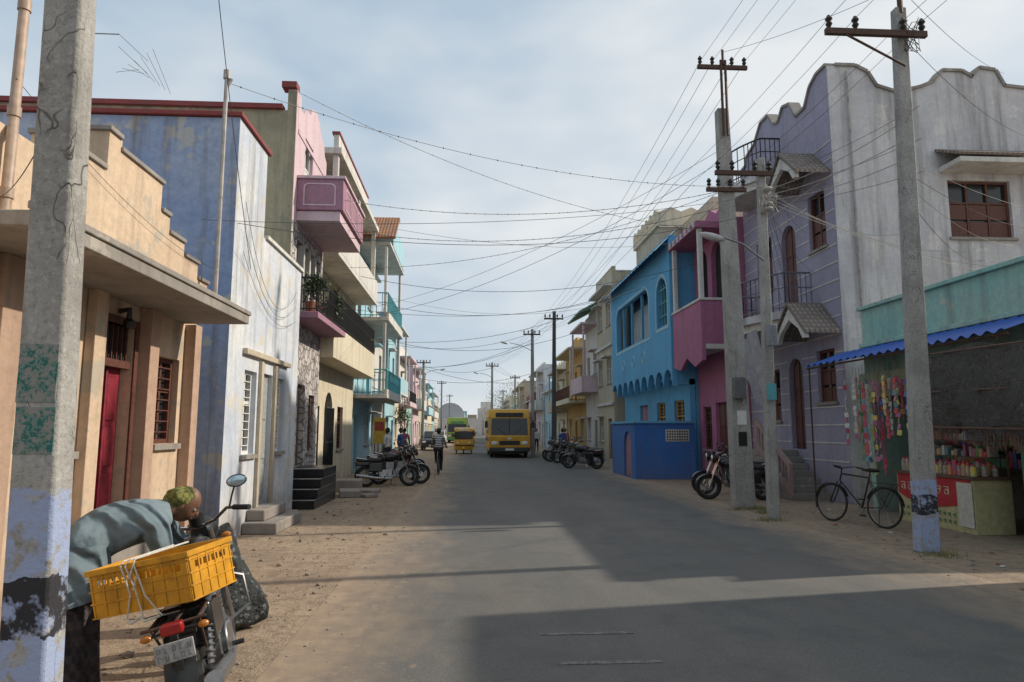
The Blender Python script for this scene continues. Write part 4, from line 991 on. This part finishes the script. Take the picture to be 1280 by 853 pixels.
# ---------------------------------------------------------------- bicycle
def bicycle(name,loc,heading,lean=0):
    e=E(name,loc,(0,lean,heading));T=e.P("tyres",rubber);H=e.P("rims",steel);F=e.P("frame",black)
    for y in(0,1.08):
        torus(T,(0,y,.34),(1,0,0),.325,.018,36,6);torus(H,(0,y,.34),(1,0,0),.3,.008,32,5)
        tube(H,[(-.04,y,.34),(.04,y,.34)],.02,8)
        for k in range(20):
            a=2*math.pi*k/20;tube(H,[(.02*(-1)**k,y,.34),(0,y+.3*math.cos(a),.34+.3*math.sin(a))],.002,3,False)
        g=F;rows=[]
        for k in range(11):
            a=math.radians((10 if y else 20)+150*k/10);rows.append([g.verts.new((x,y+.36*math.cos(a),.34+.36*math.sin(a))) for x in(-.025,.025)])
        for p,q in zip(rows,rows[1:]):g.faces.new((p[0],p[1],q[1],q[0]))
    bb=(0,.44,.3);st_=(0,.3,.82);hd=(0,.88,.86);hl=(0,.91,.74)
    for a,b_ in((bb,st_),(st_,hd),(bb,hl),(hl,hd)):tube(F,[a,b_],.015,8)
    for s in(-1,1):
        tube(F,[(s*.03,.44,.3),(s*.05,0,.34)],.009,6);tube(F,[(s*.02,.31,.78),(s*.05,0,.34)],.008,6);tube(F,[(s*.04,.92,.72),(s*.05,1.08,.34)],.011,6)
        tube(F,[(0,.88,.95),(s*.15,.9,.98),(s*.26,.82,1.0),(s*.27,.7,.98)],.01,6);tube(e.P("grips",rubber),[(s*.27,.78,.99),(s*.27,.66,.975)],.016,8)
    tube(F,[hd,(0,.87,.97)],.013,6);tube(F,[st_,(0,.28,.92)],.012,6)
    sph(e.P("saddle",rubber),(0,.24,.95),(.09,.14,.035),14);sph(e.P("saddle",rubber),(0,.36,.95),(.035,.1,.025),10)
    torus(e.P("chainring",steel),(.05,.44,.3),(1,0,0),.09,.006,20,4);tube(e.P("cranks",steel),[(.06,.44,.3),(.07,.52,.16)],.01,6);tube(e.P("cranks",steel),[(-.06,.44,.3),(-.07,.36,.44)],.01,6)
    box(e.P("pedals",rubber),.07,.16,.49,.56,.145,.17);box(e.P("pedals",rubber),-.16,-.07,.33,.4,.43,.455)
    for x in(-.06,0,.06):tube(F,[(x,-.22,.74),(x,.24,.74)],.006,5)
    tube(F,[(-.06,-.2,.74),(-.05,0,.36)],.006,5);tube(F,[(.06,-.2,.74),(.05,0,.36)],.006,5)
    tube(F,[(0,.1,.3),(-.12,.02,.02)],.008,5)
    e.done();return e
bicycle("bicycle",(6.95,11.35,0),math.radians(20),math.radians(5))
# ---------------------------------------------------------------- people
skinm=mat("brown_skin",(.17,.085,.05),.55,0,.15)
hairm=mat("black_hair",(.012,.011,.01),.6)
def hand(e,wrist,dirv,palmn,m,s=1,curl=.6):
    wrist=Vector(wrist);d=Vector(dirv).normalized();n=Vector(palmn).normalized();sd=d.cross(n).normalized()
    V=[(wrist,.026*s),(wrist+d*.05*s,.034*s),(wrist+d*.085*s,.03*s)];Ed=[(0,1),(1,2)]
    me=skin(V,Ed,2);addmesh(e,"palm",me,[m])
    for k,(o,L) in enumerate(((-.030,.062),(-.010,.075),(.011,.07),(.030,.055))):
        b0=wrist+d*.075*s+sd*o*s;a=0;pts=[b0];p=b0.copy()
        for j,f in enumerate((.45,.32,.28)):
            a+=curl*(.6+.1*j);p=p+(d*math.cos(a)+n*math.sin(a))*L*f*s*1.2;pts.append(p.copy())
        me=skin([(q,.0088*s if j<3 else .0065*s) for j,q in enumerate(pts)],[(0,1),(1,2),(2,3)],2);addmesh(e,"finger_%d"%(k+1),me,[m])
    b0=wrist+d*.03*s-sd*.025*s;me=skin([(b0,.012*s),(b0-sd*.028*s+d*.03*s+n*.012*s,.0105*s),(b0-sd*.03*s+d*.058*s+n*.03*s,.008*s)],[(0,1),(1,2)],2);addmesh(e,"thumb",me,[m])
def head(e,c,fwd,up,m,hair=True,s=1):
    c=Vector(c);f=Vector(fwd).normalized();u=Vector(up);u=(u-f*u.dot(f)).normalized();r=f.cross(u)
    M=Matrix((( r.x,f.x,u.x,0),(r.y,f.y,u.y,0),(r.z,f.z,u.z,0),(0,0,0,1)))
    bm=bmesh.new();bmesh.ops.create_uvsphere(bm,u_segments=24,v_segments=18,radius=1)
    for v in bm.verts:
        x,y,z=v.co
        w=1-.22*max(0,-z)**1.3
        yy=y*(.098 if y<0 else .092);
        if z<-.2 and y>0:yy+=.008
        if z<-.3 and y<0:yy*=.75
        v.co=Vector((x*.076*w,yy,z*.118))
        if y>.75 and abs(x)<.2 and -.45<z<.05:v.co.y+=.018*(1-abs(x)/.2)
        if y>.6 and .2<abs(x)<.55 and -.05<z<.25:v.co.y-=.007
    for v in bm.verts:v.co=c+(M.to_3x3()@(v.co*s))
    me=bpy.data.meshes.new("head");bm.to_mesh(me);bm.free();addmesh(e,"head",me,[m])
    def L(x,y,z):return c+M.to_3x3()@(Vector((x,y,z))*s)
    for sx in(-1,1):
        sph(e.P("ears",m),L(sx*.078,-.005,-.01),(.013*s,.02*s,.032*s),10,M)
        sph(e.P("eyes",mat("eye_white",(.6,.58,.55),.2)),L(sx*.03,.079,.008),(.014*s,.01*s,.009*s),10,M)
        sph(e.P("pupils",black),L(sx*.03,.089,.008),(.006*s,.003*s,.006*s),8,M)
        sph(e.P("brows",hairm),L(sx*.031,.088,.028),(.02*s,.006*s,.004*s),8,M)
    sph(e.P("nose",m),L(0,.098,-.02),(.013*s,.016*s,.022*s),10,M)
    sph(e.P("mouth",mat("lips",(.16,.05,.04),.5)),L(0,.088,-.055),(.024*s,.008*s,.007*s),10,M)
    if hair:
        bm=e.P("hair",hairm);sph(bm,L(0,-.018,.022),(.083*s,.096*s,.108*s),20,M)
e=E("man_in_blue_shirt")
def clothm(name,c,c2,check=None,sc_=1,fold=5):
    m,nt,b=newmat(name);p=pos(nt)
    n=nz(nt,p,fold,4,.5);col=mix(nt,ramp(nt,n,.35,.65),c,c2)
    if check:
        w=nt.nodes.new("ShaderNodeTexChecker");w.inputs["Scale"].default_value=sc_;nt.links.new(p,w.inputs[0])
        w.inputs[1].default_value=(*check,1);w.inputs[2].default_value=(*c,1);col=mix(nt,.5,col,w.outputs[0])
    nt.links.new(col,b.inputs["Base Color"]);b.inputs["Roughness"].default_value=.9
    w2=nt.nodes.new("ShaderNodeTexWave");w2.bands_direction='DIAGONAL';w2.inputs["Scale"].default_value=2.6;w2.inputs["Distortion"].default_value=7;w2.inputs["Detail"].default_value=2;w2.inputs["Detail Scale"].default_value=1.2;nt.links.new(p,w2.inputs[0])
    bump(nt,b,mth(nt,'ADD',n,w2.outputs[1]),1.0,.045);return m
shirt=clothm("slate_blue_shirt",(.18,.235,.265),(.135,.185,.215));lungi=clothm("dark_check_lungi",(.035,.03,.035),(.02,.02,.022),(.09,.07,.07),22)
pel=Vector((-2.42,4.42,.86));sh=Vector((-2.06,4.66,1.10))
V=[(pel,.165),(Vector((-2.35,4.47,.97)),.165),(Vector((-2.22,4.56,1.06)),.175),(sh,.145),(Vector((-1.97,4.72,1.13)),.065),
   (Vector((-2.12,4.86,1.10)),.09),(Vector((-2.02,5.02,.88)),.06),(Vector((-1.88,4.98,.84)),.05),
   (Vector((-1.96,4.52,1.03)),.088),(Vector((-1.90,4.55,.84)),.064),(Vector((-1.78,4.70,.84)),.048),
   (Vector((-2.52,4.40,.74)),.14),(Vector((-2.34,4.34,.74)),.14)]
Ed=[(0,1),(1,2),(2,3),(3,4),(3,5),(5,6),(6,7),(3,8),(8,9),(9,10),(0,11),(0,12)]
addmesh(e,"shirt",skin(V,Ed,3),[shirt])
addmesh(e,"forearm_l",skin([(Vector((-2.0,5.02,.87)),.046),(Vector((-1.86,4.98,.84)),.038),(Vector((-1.78,4.98,.85)),.028)],[(0,1),(1,2)]),[skinm])
addmesh(e,"forearm_r",skin([(Vector((-1.84,4.62,.84)),.044),(Vector((-1.77,4.71,.84)),.038),(Vector((-1.73,4.80,.86)),.028)],[(0,1),(1,2)]),[skinm])
hand(e,(-1.78,4.98,.85),(1,.1,-.1),(0,0,-1),skinm);hand(e,(-1.73,4.80,.86),(1,.5,-.1),(0,0,-1),skinm)
addmesh(e,"neck",skin([(Vector((-2.02,4.70,1.12)),.062),(Vector((-1.95,4.75,1.14)),.056),(Vector((-1.91,4.78,1.15)),.06)],[(0,1),(1,2)]),[skinm])
hc=Vector((-1.905,4.80,1.155));head(e,hc,(.75,.15,-.5),(.5,.1,.85),skinm,False)
hw=e.P("headwrap",clothm("green_yellow_headcloth",(.05,.065,.02),(.17,.16,.035),(.26,.23,.05),34,14))
Mh=Matrix.Rotation(math.radians(-18),4,'Y')
sph(hw,hc+Vector((-.03,-.01,.038)),(.108,.108,.078),24,Mh)
for k in range(4):torus(hw,hc+Vector((-.022-.006*k,-.006*k,.008+.022*k)),(-.35+.14*k,.2-.15*k,.85),.094-.012*k,.022-.002*k,28,8)
tube(hw,[hc+Vector((-.1,-.06,.02)),hc+Vector((-.15,-.08,-.02)),hc+Vector((-.17,-.07,-.07))],[.025,.03,.008],8)
lb=e.P("lungi",lungi);rings=[]
for j in range(13):
    t=j/12;z=.92-.80*t;rx=.17+.06*t;ry=.16+.04*t;cx=-2.41-.02*t;cy=4.40
    rings.append([lb.verts.new((cx+math.cos(a)*rx*(1+.06*t*math.sin(7*a)+.03*math.sin(11*a+t*3)),cy+math.sin(a)*ry*(1+.06*t*math.sin(6*a+1)),z)) for a in[2*math.pi*k/40 for k in range(40)]])
for p,q in zip(rings,rings[1:]):
    for k in range(40):lb.faces.new((p[k],q[k],q[(k+1)%40],p[(k+1)%40]))
hm_=e.P("shirt_hem",shirt);rings=[]
for j in range(9):
    t=j/8;z=.96-.36*t
    rings.append([hm_.verts.new((-2.40+.02*(1-t)+math.cos(a)*(.185+.045*t)*(1+.04*t*math.sin(6*a)),4.41+math.sin(a)*(.175+.045*t)*(1+.04*t*math.sin(5*a)),z+.06*t*math.cos(a))) for a in[2*math.pi*k/40 for k in range(40)]])
for p,q in zip(rings,rings[1:]):
    for k in range(40):hm_.faces.new((p[k],q[k],q[(k+1)%40],p[(k+1)%40]))
for x in(-2.5,-2.33):
    addmesh(e,"foot",skin([(Vector((x,4.40,.3)),.05),(Vector((x,4.40,.08)),.038),(Vector((x+.02,4.48,.04)),.035),(Vector((x+.04,4.60,.025)),.025)],[(0,1),(1,2),(2,3)]),[skinm])
e.done()
def person(name,loc,heading,shirtc,pants,pose='stand',skirt=False,s=1):
    e=E(name,loc,(0,0,heading),s);v=[];ed=[]
    def J(p,r):v.append((Vector(p),r));return len(v)-1
    P0=J((0,0,.95),.115)if pose!='cycle' else J((0,.02,.98),.12)
    if pose=='cycle':
        a=J((0,.1,1.15),.115);b=J((0,.22,1.36),.125);c=J((0,.25,1.44),.05);hd=(0,.28,1.58)
        ed+=[(P0,a),(a,b),(b,c)]
        for sx in(-1,1):
            q=J((sx*.17,.22,1.36),.055);r=J((sx*.24,.38,1.16),.04);t=J((sx*.27,.62,1.03),.03);ed+=[(b,q),(q,r),(r,t)]
            ky=.42 if sx>0 else .5;kz=.62 if sx>0 else .8
            k0=J((sx*.09,.06,.92),.09);k=J((sx*.11,ky,kz),.062);f=J((sx*.1,.42 if sx>0 else .36,.22 if sx>0 else .52),.042);ft=J((sx*.1,.55 if sx>0 else .48,.17 if sx>0 else .46),.035);ed+=[(P0,k0),(k0,k),(k,f),(f,ft)]
    else:
        a=J((0,0,1.12),.105);b=J((0,0,1.36),.125);c=J((0,.0,1.47),.05);hd=(0,.02,1.6);ed+=[(P0,a),(a,b),(b,c)]
        for sx in(-1,1):
            q=J((sx*.17,0,1.38),.055);r=J((sx*.22,-.02,1.1),.042);t=J((sx*.22,.06,.86),.03);ed+=[(b,q),(q,r),(r,t)]
            yy=.16*sx if pose=='walk' else 0
            k0=J((sx*.09,0,.88),.085);k=J((sx*.1,yy*.6+.03,.5),.06);f=J((sx*.1,yy,.09),.04);ft=J((sx*.11,yy+.14,.04),.03);ed+=[(P0,k0),(k0,k),(k,f),(f,ft)]
    me=skin(v,ed,2);ht=.98 if pose!='cycle' else 1.0
    def fn(c):
        if c.z>1.5 or (c.z<.12):return 2
        if abs(c.x)>.19 and c.z<(1.1 if pose=='cycle' else 1.08):return 2
        return 1 if c.z<ht else 0
    addmesh(e,"body",me,[shirtc,pants,skinm],fn)
    head(e,hd,(0,1,0),(0,0,1),skinm)
    for sx in(-1,1):
        hand(e,(sx*.27,.62,1.03) if pose=='cycle' else (sx*.22,.06,.86),(0,.9,-.2) if pose=='cycle' else (0,.2,-1),(0,-.2,-1) if pose=='cycle' else (-sx,0,0),skinm,1,.7)
    if skirt:
        b=e.P("sari",pants);tube(b,[(0,0,.05),(0,0,.5),(0,0,1.0)],[.24,.2,.15],14)
    e.done();return e
def stripem():
    m,nt,b=newmat("striped_tee");p=pos(nt);w=nt.nodes.new("ShaderNodeTexWave");w.bands_direction='Z';w.inputs["Scale"].default_value=5;nt.links.new(p,w.inputs[0])
    nt.links.new(mix(nt,ramp(nt,w.outputs[1],.45,.55),(.03,.04,.07),(.5,.5,.52)),b.inputs["Base Color"]);b.inputs["Roughness"].default_value=.9;return m
dkt=mat("dark_trousers",(.02,.02,.03),.9)
bicycle("bicycle",(-1.17,25.4,0),0);person("cyclist",(-1.17,25.4,0),0,stripem(),dkt,'cycle')
w1=mat("white_shirt",(.6,.6,.58),.9);w2=mat("pink_sari",(.4,.08,.15),.9);w3=mat("blue_shirt",(.05,.1,.3),.9)
for x,y,h_,a,b_,sk in((5.0,37.2,.5,w3,dkt,0),(5.3,38.4,2.8,w2,w2,1),(-3.2,27,1,w1,dkt,0),(-3.0,30,-2,w3,dkt,0),(-3.3,35,0,w2,w2,1),(4.8,50,3,w1,dkt,0),(-2.6,52,3,w1,dkt,0),(5.0,58,0,w2,w2,1)):
    person("pedestrian",(x,y,0),h_,a,b_,'walk',sk)
# ---------------------------------------------------------------- vehicles
def wheel(e,x,y,r,w):
    torus(e.P("tyres",rubber),(x,y,r),(1,0,0),r*.78,r*.22,24,8);tube(e.P("hubs",steel),[(x-w*.3,y,r),(x+w*.3,y,r)],r*.55,16)
def bus(name,loc,c,c2,L=8.5,w=2.4,h=2.85,rot=0):
    e=E(name,loc,(0,0,rot));m=mat("busbody_%s"%name+str(c[0]),c,.4,0,.25,2);m2=mat("bustrim_"+str(c2[0]),c2,.4)
    prof=[(0.05,.42),(0,.7),(0,1.25),(.06,1.3),(.22,2.3),(.32,2.6),(.5,h-.03),(.9,h),(L-.2,h),(L,h-.2),(L,.42)]
    b=e.P("body",m,.05);plate(b,prof,[],'X',0,w)
    g=e.P("windshield",glass)
    def fr(t):
        z=1.3+t;return .06+(z-1.3)*.16-.012
    v=[(-w/2+.12,fr(.02),1.32),(w/2-.12,fr(.02),1.32),(w/2-.16,fr(1.0),2.3),(-w/2+.16,fr(1.0),2.3)]
    vs=[g.verts.new(q) for q in v];v2=[g.verts.new((q[0],q[1]+.03,q[2])) for q in v];g.faces.new(vs);g.faces.new(v2)
    for i in range(4):g.faces.new((vs[i],vs[(i+1)%4],v2[(i+1)%4],v2[i]))
    tube(e.P("pillar",black),[(0,fr(0)-.01,1.32),(0,fr(1)-.01,2.3)],.02,6)
    for s in(-1,1):
        for k in range(6):
            y0=.8+k*(L-1.2)/6;pbox(e.P("side_windows",glass),'X',s*w/2+s*.001,s*(w/2+.012),y0,y0+(L-1.2)/6-.12,1.45,2.25)
        pbox(e.P("stripe",m2),'X',s*w/2+s*.001,s*(w/2+.01),.3,L-.1,.95,1.15)
        sph(e.P("headlamps",whitep),(s*(w/2-.32),-.0,.86),(.2,.04,.12),12);sph(e.P("indicators",mat("amber",(.5,.17,.02),.3)),(s*(w/2-.1),.03,.86),(.07,.04,.1),8)
        for y in(1.2,L-2):wheel(e,s*(w/2-.18),y,.46,.25)
        tube(e.P("mirror_arm",black),[(s*(w/2-.1),.3,2.35),(s*(w/2+.12),.0,2.3),(s*(w/2+.16),-.02,2.1)],.02,6);box(e.P("mirrors",black,.02),s*(w/2+.16)-.09,s*(w/2+.16)+.09,-.06,.02,1.75,2.12)
        tube(e.P("wipers",black),[(s*.15,fr(0)-.03,1.3),(s*.7,fr(.4)-.03,1.7)],.012,5)
    box(e.P("grille",black,.02),-.6,.6,-.015,.03,.75,1.0);box(e.P("bumper",m2,.04),-w/2+.02,w/2-.02,-.1,.12,.36,.62)
    box(e.P("dest_board",m2),-.8,.8,.2,.3,2.38,2.62);box(e.P("plate",whitep),-.25,.25,-.115,-.102,.44,.56)
    box(e.P("emblem",whitep),-.1,.1,-.02,-.001,1.08,1.18)
    box(e.P("underside",black),-w/2+.1,w/2-.1,.3,L-.2,.25,.43)
    e.done()
bus("yellow_bus",(2.28,40,0),(.66,.34,.02),(.03,.03,.03))
bus("green_bus",(-1.6,84,0),(.30,.40,.06),(.1,.35,.12),9,2.5,3.1)
def rick(loc,rot=0):
    e=E("auto_rickshaw",loc,(0,0,rot));y_=mat("rickshaw_yellow",(.62,.33,.03),.35);k=black
    plate(e.P("body_lower",y_,.02),[(.15,.25),(.05,.55),(.1,.95),(.35,1.0),(.4,.5),(1.1,.5),(1.2,.9),(2.5,.95),(2.55,.35),(2.2,.25)],[],'X',0,1.25)
    plate(e.P("canopy",y_,.04),[(.28,1.5),(.4,1.72),(.9,1.78),(2.3,1.75),(2.55,1.5),(2.55,.96),(2.35,.96),(2.35,1.45),(.5,1.5)],[],'X',0,1.28)
    v=e.P("windscreen",glass);box(v,-.55,.55,.2,.23,1.0,1.5)
    for s in(-1,1):
        tube(e.P("pillars",k),[(s*.58,.15,.95),(s*.58,.32,1.55)],.025,6);tube(e.P("pillars",k),[(s*.58,1.2,.9),(s*.58,1.2,1.5)],.02,6)
        torus(e.P("wheels",rubber),(s*.52,2.1,.22),(1,0,0),.17,.05,20,6);sph(e.P("lamps",whitep),(s*.4,.05,.75),(.07,.04,.07),10)
        tube(e.P("mirrors",k),[(s*.6,.2,1.3),(s*.75,.15,1.35)],.01,5);box(e.P("mirrors",k),s*.75-.05,s*.75+.05,.13,.16,1.28,1.4)
    torus(e.P("wheels",rubber),(0,.2,.22),(1,0,0),.17,.05,20,6);plate(e.P("mudguard",y_),[(0,.35),(.05,.5),(.35,.5),(.42,.35)],[],'X',0,.16)
    box(e.P("seat",k,.03),-.5,.5,1.5,2.2,.55,.8);box(e.P("stripe",k),-.6,.6,.03,.055,.55,.62);box(e.P("topboard",whitep),-.3,.3,.25,.29,1.55,1.66)
    e.done()
rick((-.45,46.5,0));rick((-.2,66,0))
def car(name,loc,rot,c):
    e=E(name,loc,(0,0,rot));m=mat("carpaint_"+str(c[0]),c,.25,0,.1)
    low=[(0,.3),(-.03,.6),(.05,.85),(1.0,1.0),(3.9,1.02),(4.1,.9),(4.12,.4),(4.0,.28)]
    plate(e.P("lower_body",m,.06),low,[],'X',0,1.68)
    b=e.P("cabin",m,.05);g=e.P("windows",glass)
    plate(b,[(1.25,1.0),(1.85,1.5),(3.5,1.52),(3.95,1.0)],[],'X',0,1.4)
    v=[(-.62,1.27,1.05),(.62,1.27,1.05),(.58,1.8,1.47),(-.58,1.8,1.47)];vs=[g.verts.new((q[0],q[1]-.02,q[2]+.01)) for q in v];g.faces.new(vs)
    for s in(-1,1):
        plate(g,[(1.5,1.06),(1.95,1.45),(3.4,1.45),(3.75,1.06)],[],'X',s*.705,.01)
        for y in(.75,3.3):wheel(e,s*.74,y,.31,.2)
        sph(e.P("headlamps",whitep),(s*.6,.0,.68),(.16,.06,.09),10);sph(e.P("mirrors",m),(s*.85,1.5,1.05),(.09,.05,.06),8)
    box(e.P("grille",black,.01),-.38,.38,-.05,.0,.5,.72);box(e.P("plate",whitep),-.22,.22,-.06,-.045,.36,.46)
    e.done()
car("parked_car",(-3.0,54,0),0,(.04,.045,.055));car("parked_car",(-3.4,72,0),0,(.5,.5,.5))
e=E("yellow_signboard");box(e.P("board",mat("sign_yellow",(.6,.42,.05),.5,0,.3,4),.01),-3.75,-3.3,27.0,27.05,1.1,2.1);box(e.P("panel",mat("sign_red",(.35,.05,.04),.5)),-3.7,-3.35,26.985,26.997,1.6,1.95)
for x in(-3.7,-3.35):tube(e.P("legs",rust),[(x,27.03,0),(x,27.03,1.1)],.02,6)
e.done()
# ---------------------------------------------------------------- vegetation
e=E("flowering_bush");tube(e.P("trunk",wood2),[(-4.5,46,0),(-4.4,46.2,1.2),(-4.6,46,2.2)],[.08,.06,.04],8);tube(e.P("trunk",wood2),[(-4.4,46.2,1.2),(-4.2,46.4,2.1)],[.05,.03],6)
leaves(e.P("foliage",leafd),(-4.6,46,2.4),(.6,.9,.7),700,.08);leaves(e.P("blossom",flower),(-4.5,46,2.5),(.6,.9,.7),120,.07);e.done()
def tree(loc,h,r,n):
    e=E("tree",loc);t=e.P("trunk",wood2);tube(t,[(0,0,0),(.1,0,h*.4),(0,.1,h*.8)],[.2,.14,.06],8)
    for k in range(6):
        a=k*1.05;tube(t,[(.05,0,h*(.4+.05*k)),(math.cos(a)*r*.6,math.sin(a)*r*.6,h*(.7+.05*k))],[.07,.02],6)
    leaves(e.P("foliage",leafd),(0,0,h*.85),(r,r,r*.8),n,.16);leaves(e.P("foliage_light",leaf),(0,0,h*.92),(r,r,r*.7),n//3,.15);e.done()
tree((11,125,0),8,4,2500);tree((-12,150,0),9,5,2500);tree((9,160,0),8,5,2500)
e=E("grass_tufts");b=e.P("blades",grassm)
for cx,cy in((5.55,14.1),(6.0,14.2),(5.4,12.4),(6.2,8.9),(5.9,13.5)):
    for i in range(130):
        x=cx+R.gauss(0,.14);y=cy+R.gauss(0,.1);h_=R.uniform(.03,.11);a=R.uniform(-.06,.06)
        v=[b.verts.new(q) for q in((x-.005,y,0),(x+.005,y,0),(x+a,y+a*.5,h_))];b.faces.new(v)
e.done()
e=E("rubble_slabs");b=e.P("slabs",conc,.02)
for x,y,w,d,h_,a in((-3.0,17.6,.5,.9,.16,.2),(-2.7,18.4,.6,.5,.1,-.3),(-3.3,19.2,.7,.8,.3,.1),(-2.5,17.3,.35,.4,.08,.7),(-3.5,13.6,.4,.5,.1,.2)):
    box(b,-w/2,w/2,-d/2,d/2,.0,h_,Matrix.Translation((x,y,0))@Matrix.Rotation(a,4,'Z'))
e.done()
# ---------------------------------------------------------------- world, sun, camera
sun_el=math.radians(32);sx,sy=1,.17
w=bpy.data.worlds.new("World");sc.world=w;w.use_nodes=True;nt=w.node_tree;nt.nodes.clear()
o=nt.nodes.new("ShaderNodeOutputWorld");bg=nt.nodes.new("ShaderNodeBackground");sk=nt.nodes.new("ShaderNodeTexSky")
sk.sky_type='NISHITA';sk.sun_disc=False;sk.sun_elevation=sun_el;sk.sun_rotation=math.atan2(sx,sy);sk.dust_density=2.5;sk.air_density=1.0
bg.inputs[1].default_value=.1
tc=nt.nodes.new("ShaderNodeTexCoord").outputs["Generated"]
mp=nt.nodes.new("ShaderNodeMapping");mp.inputs["Scale"].default_value=(1,1,2.2);nt.links.new(tc,mp.inputs[0])
n1=nz(nt,mp.outputs[0],2.6,4,.55)
sp=nt.nodes.new("ShaderNodeSeparateXYZ");nt.links.new(tc,sp.inputs[0])
fx=mth(nt,'MULTIPLY',ramp(nt,sp.outputs[0],-.65,.5),.58)
fz=mth(nt,'MULTIPLY',mth(nt,'SUBTRACT',1.0,ramp(nt,sp.outputs[2],0,.4)),.22)
fn_=mth(nt,'MULTIPLY',ramp(nt,n1,.38,.66),.55)
f=mth(nt,'MINIMUM',mth(nt,'ADD',mth(nt,'ADD',fx,fz),mth(nt,'ADD',fn_,.03)),1.0)
haze=mix(nt,f,(2.9,4.6,6.4),(8.6,8.9,9.0))
col=mix(nt,.9,sk.outputs[0],haze)
nt.links.new(col,bg.inputs[0]);nt.links.new(bg.outputs[0],o.inputs[0])
L=bpy.data.lights.new("sun","SUN");L.energy=4.2;L.angle=math.radians(.9);L.color=(1,.90,.75)
lo=bpy.data.objects.new("sun",L);COL.objects.link(lo)
d=Vector((-sx*math.cos(sun_el),-sy*math.cos(sun_el),-math.sin(sun_el)*math.hypot(sx,sy)))
lo.rotation_euler=d.to_track_quat('-Z','Y').to_euler()
cam=bpy.data.cameras.new("camera");cam.lens=24;cam.sensor_width=36;cam.clip_end=3000;cam.clip_start=.05
co=bpy.data.objects.new("camera",cam);COL.objects.link(co);co.location=(0,0,1.65)
co.rotation_euler=(math.pi/2+.1288,0,-.0604);sc.camera=co
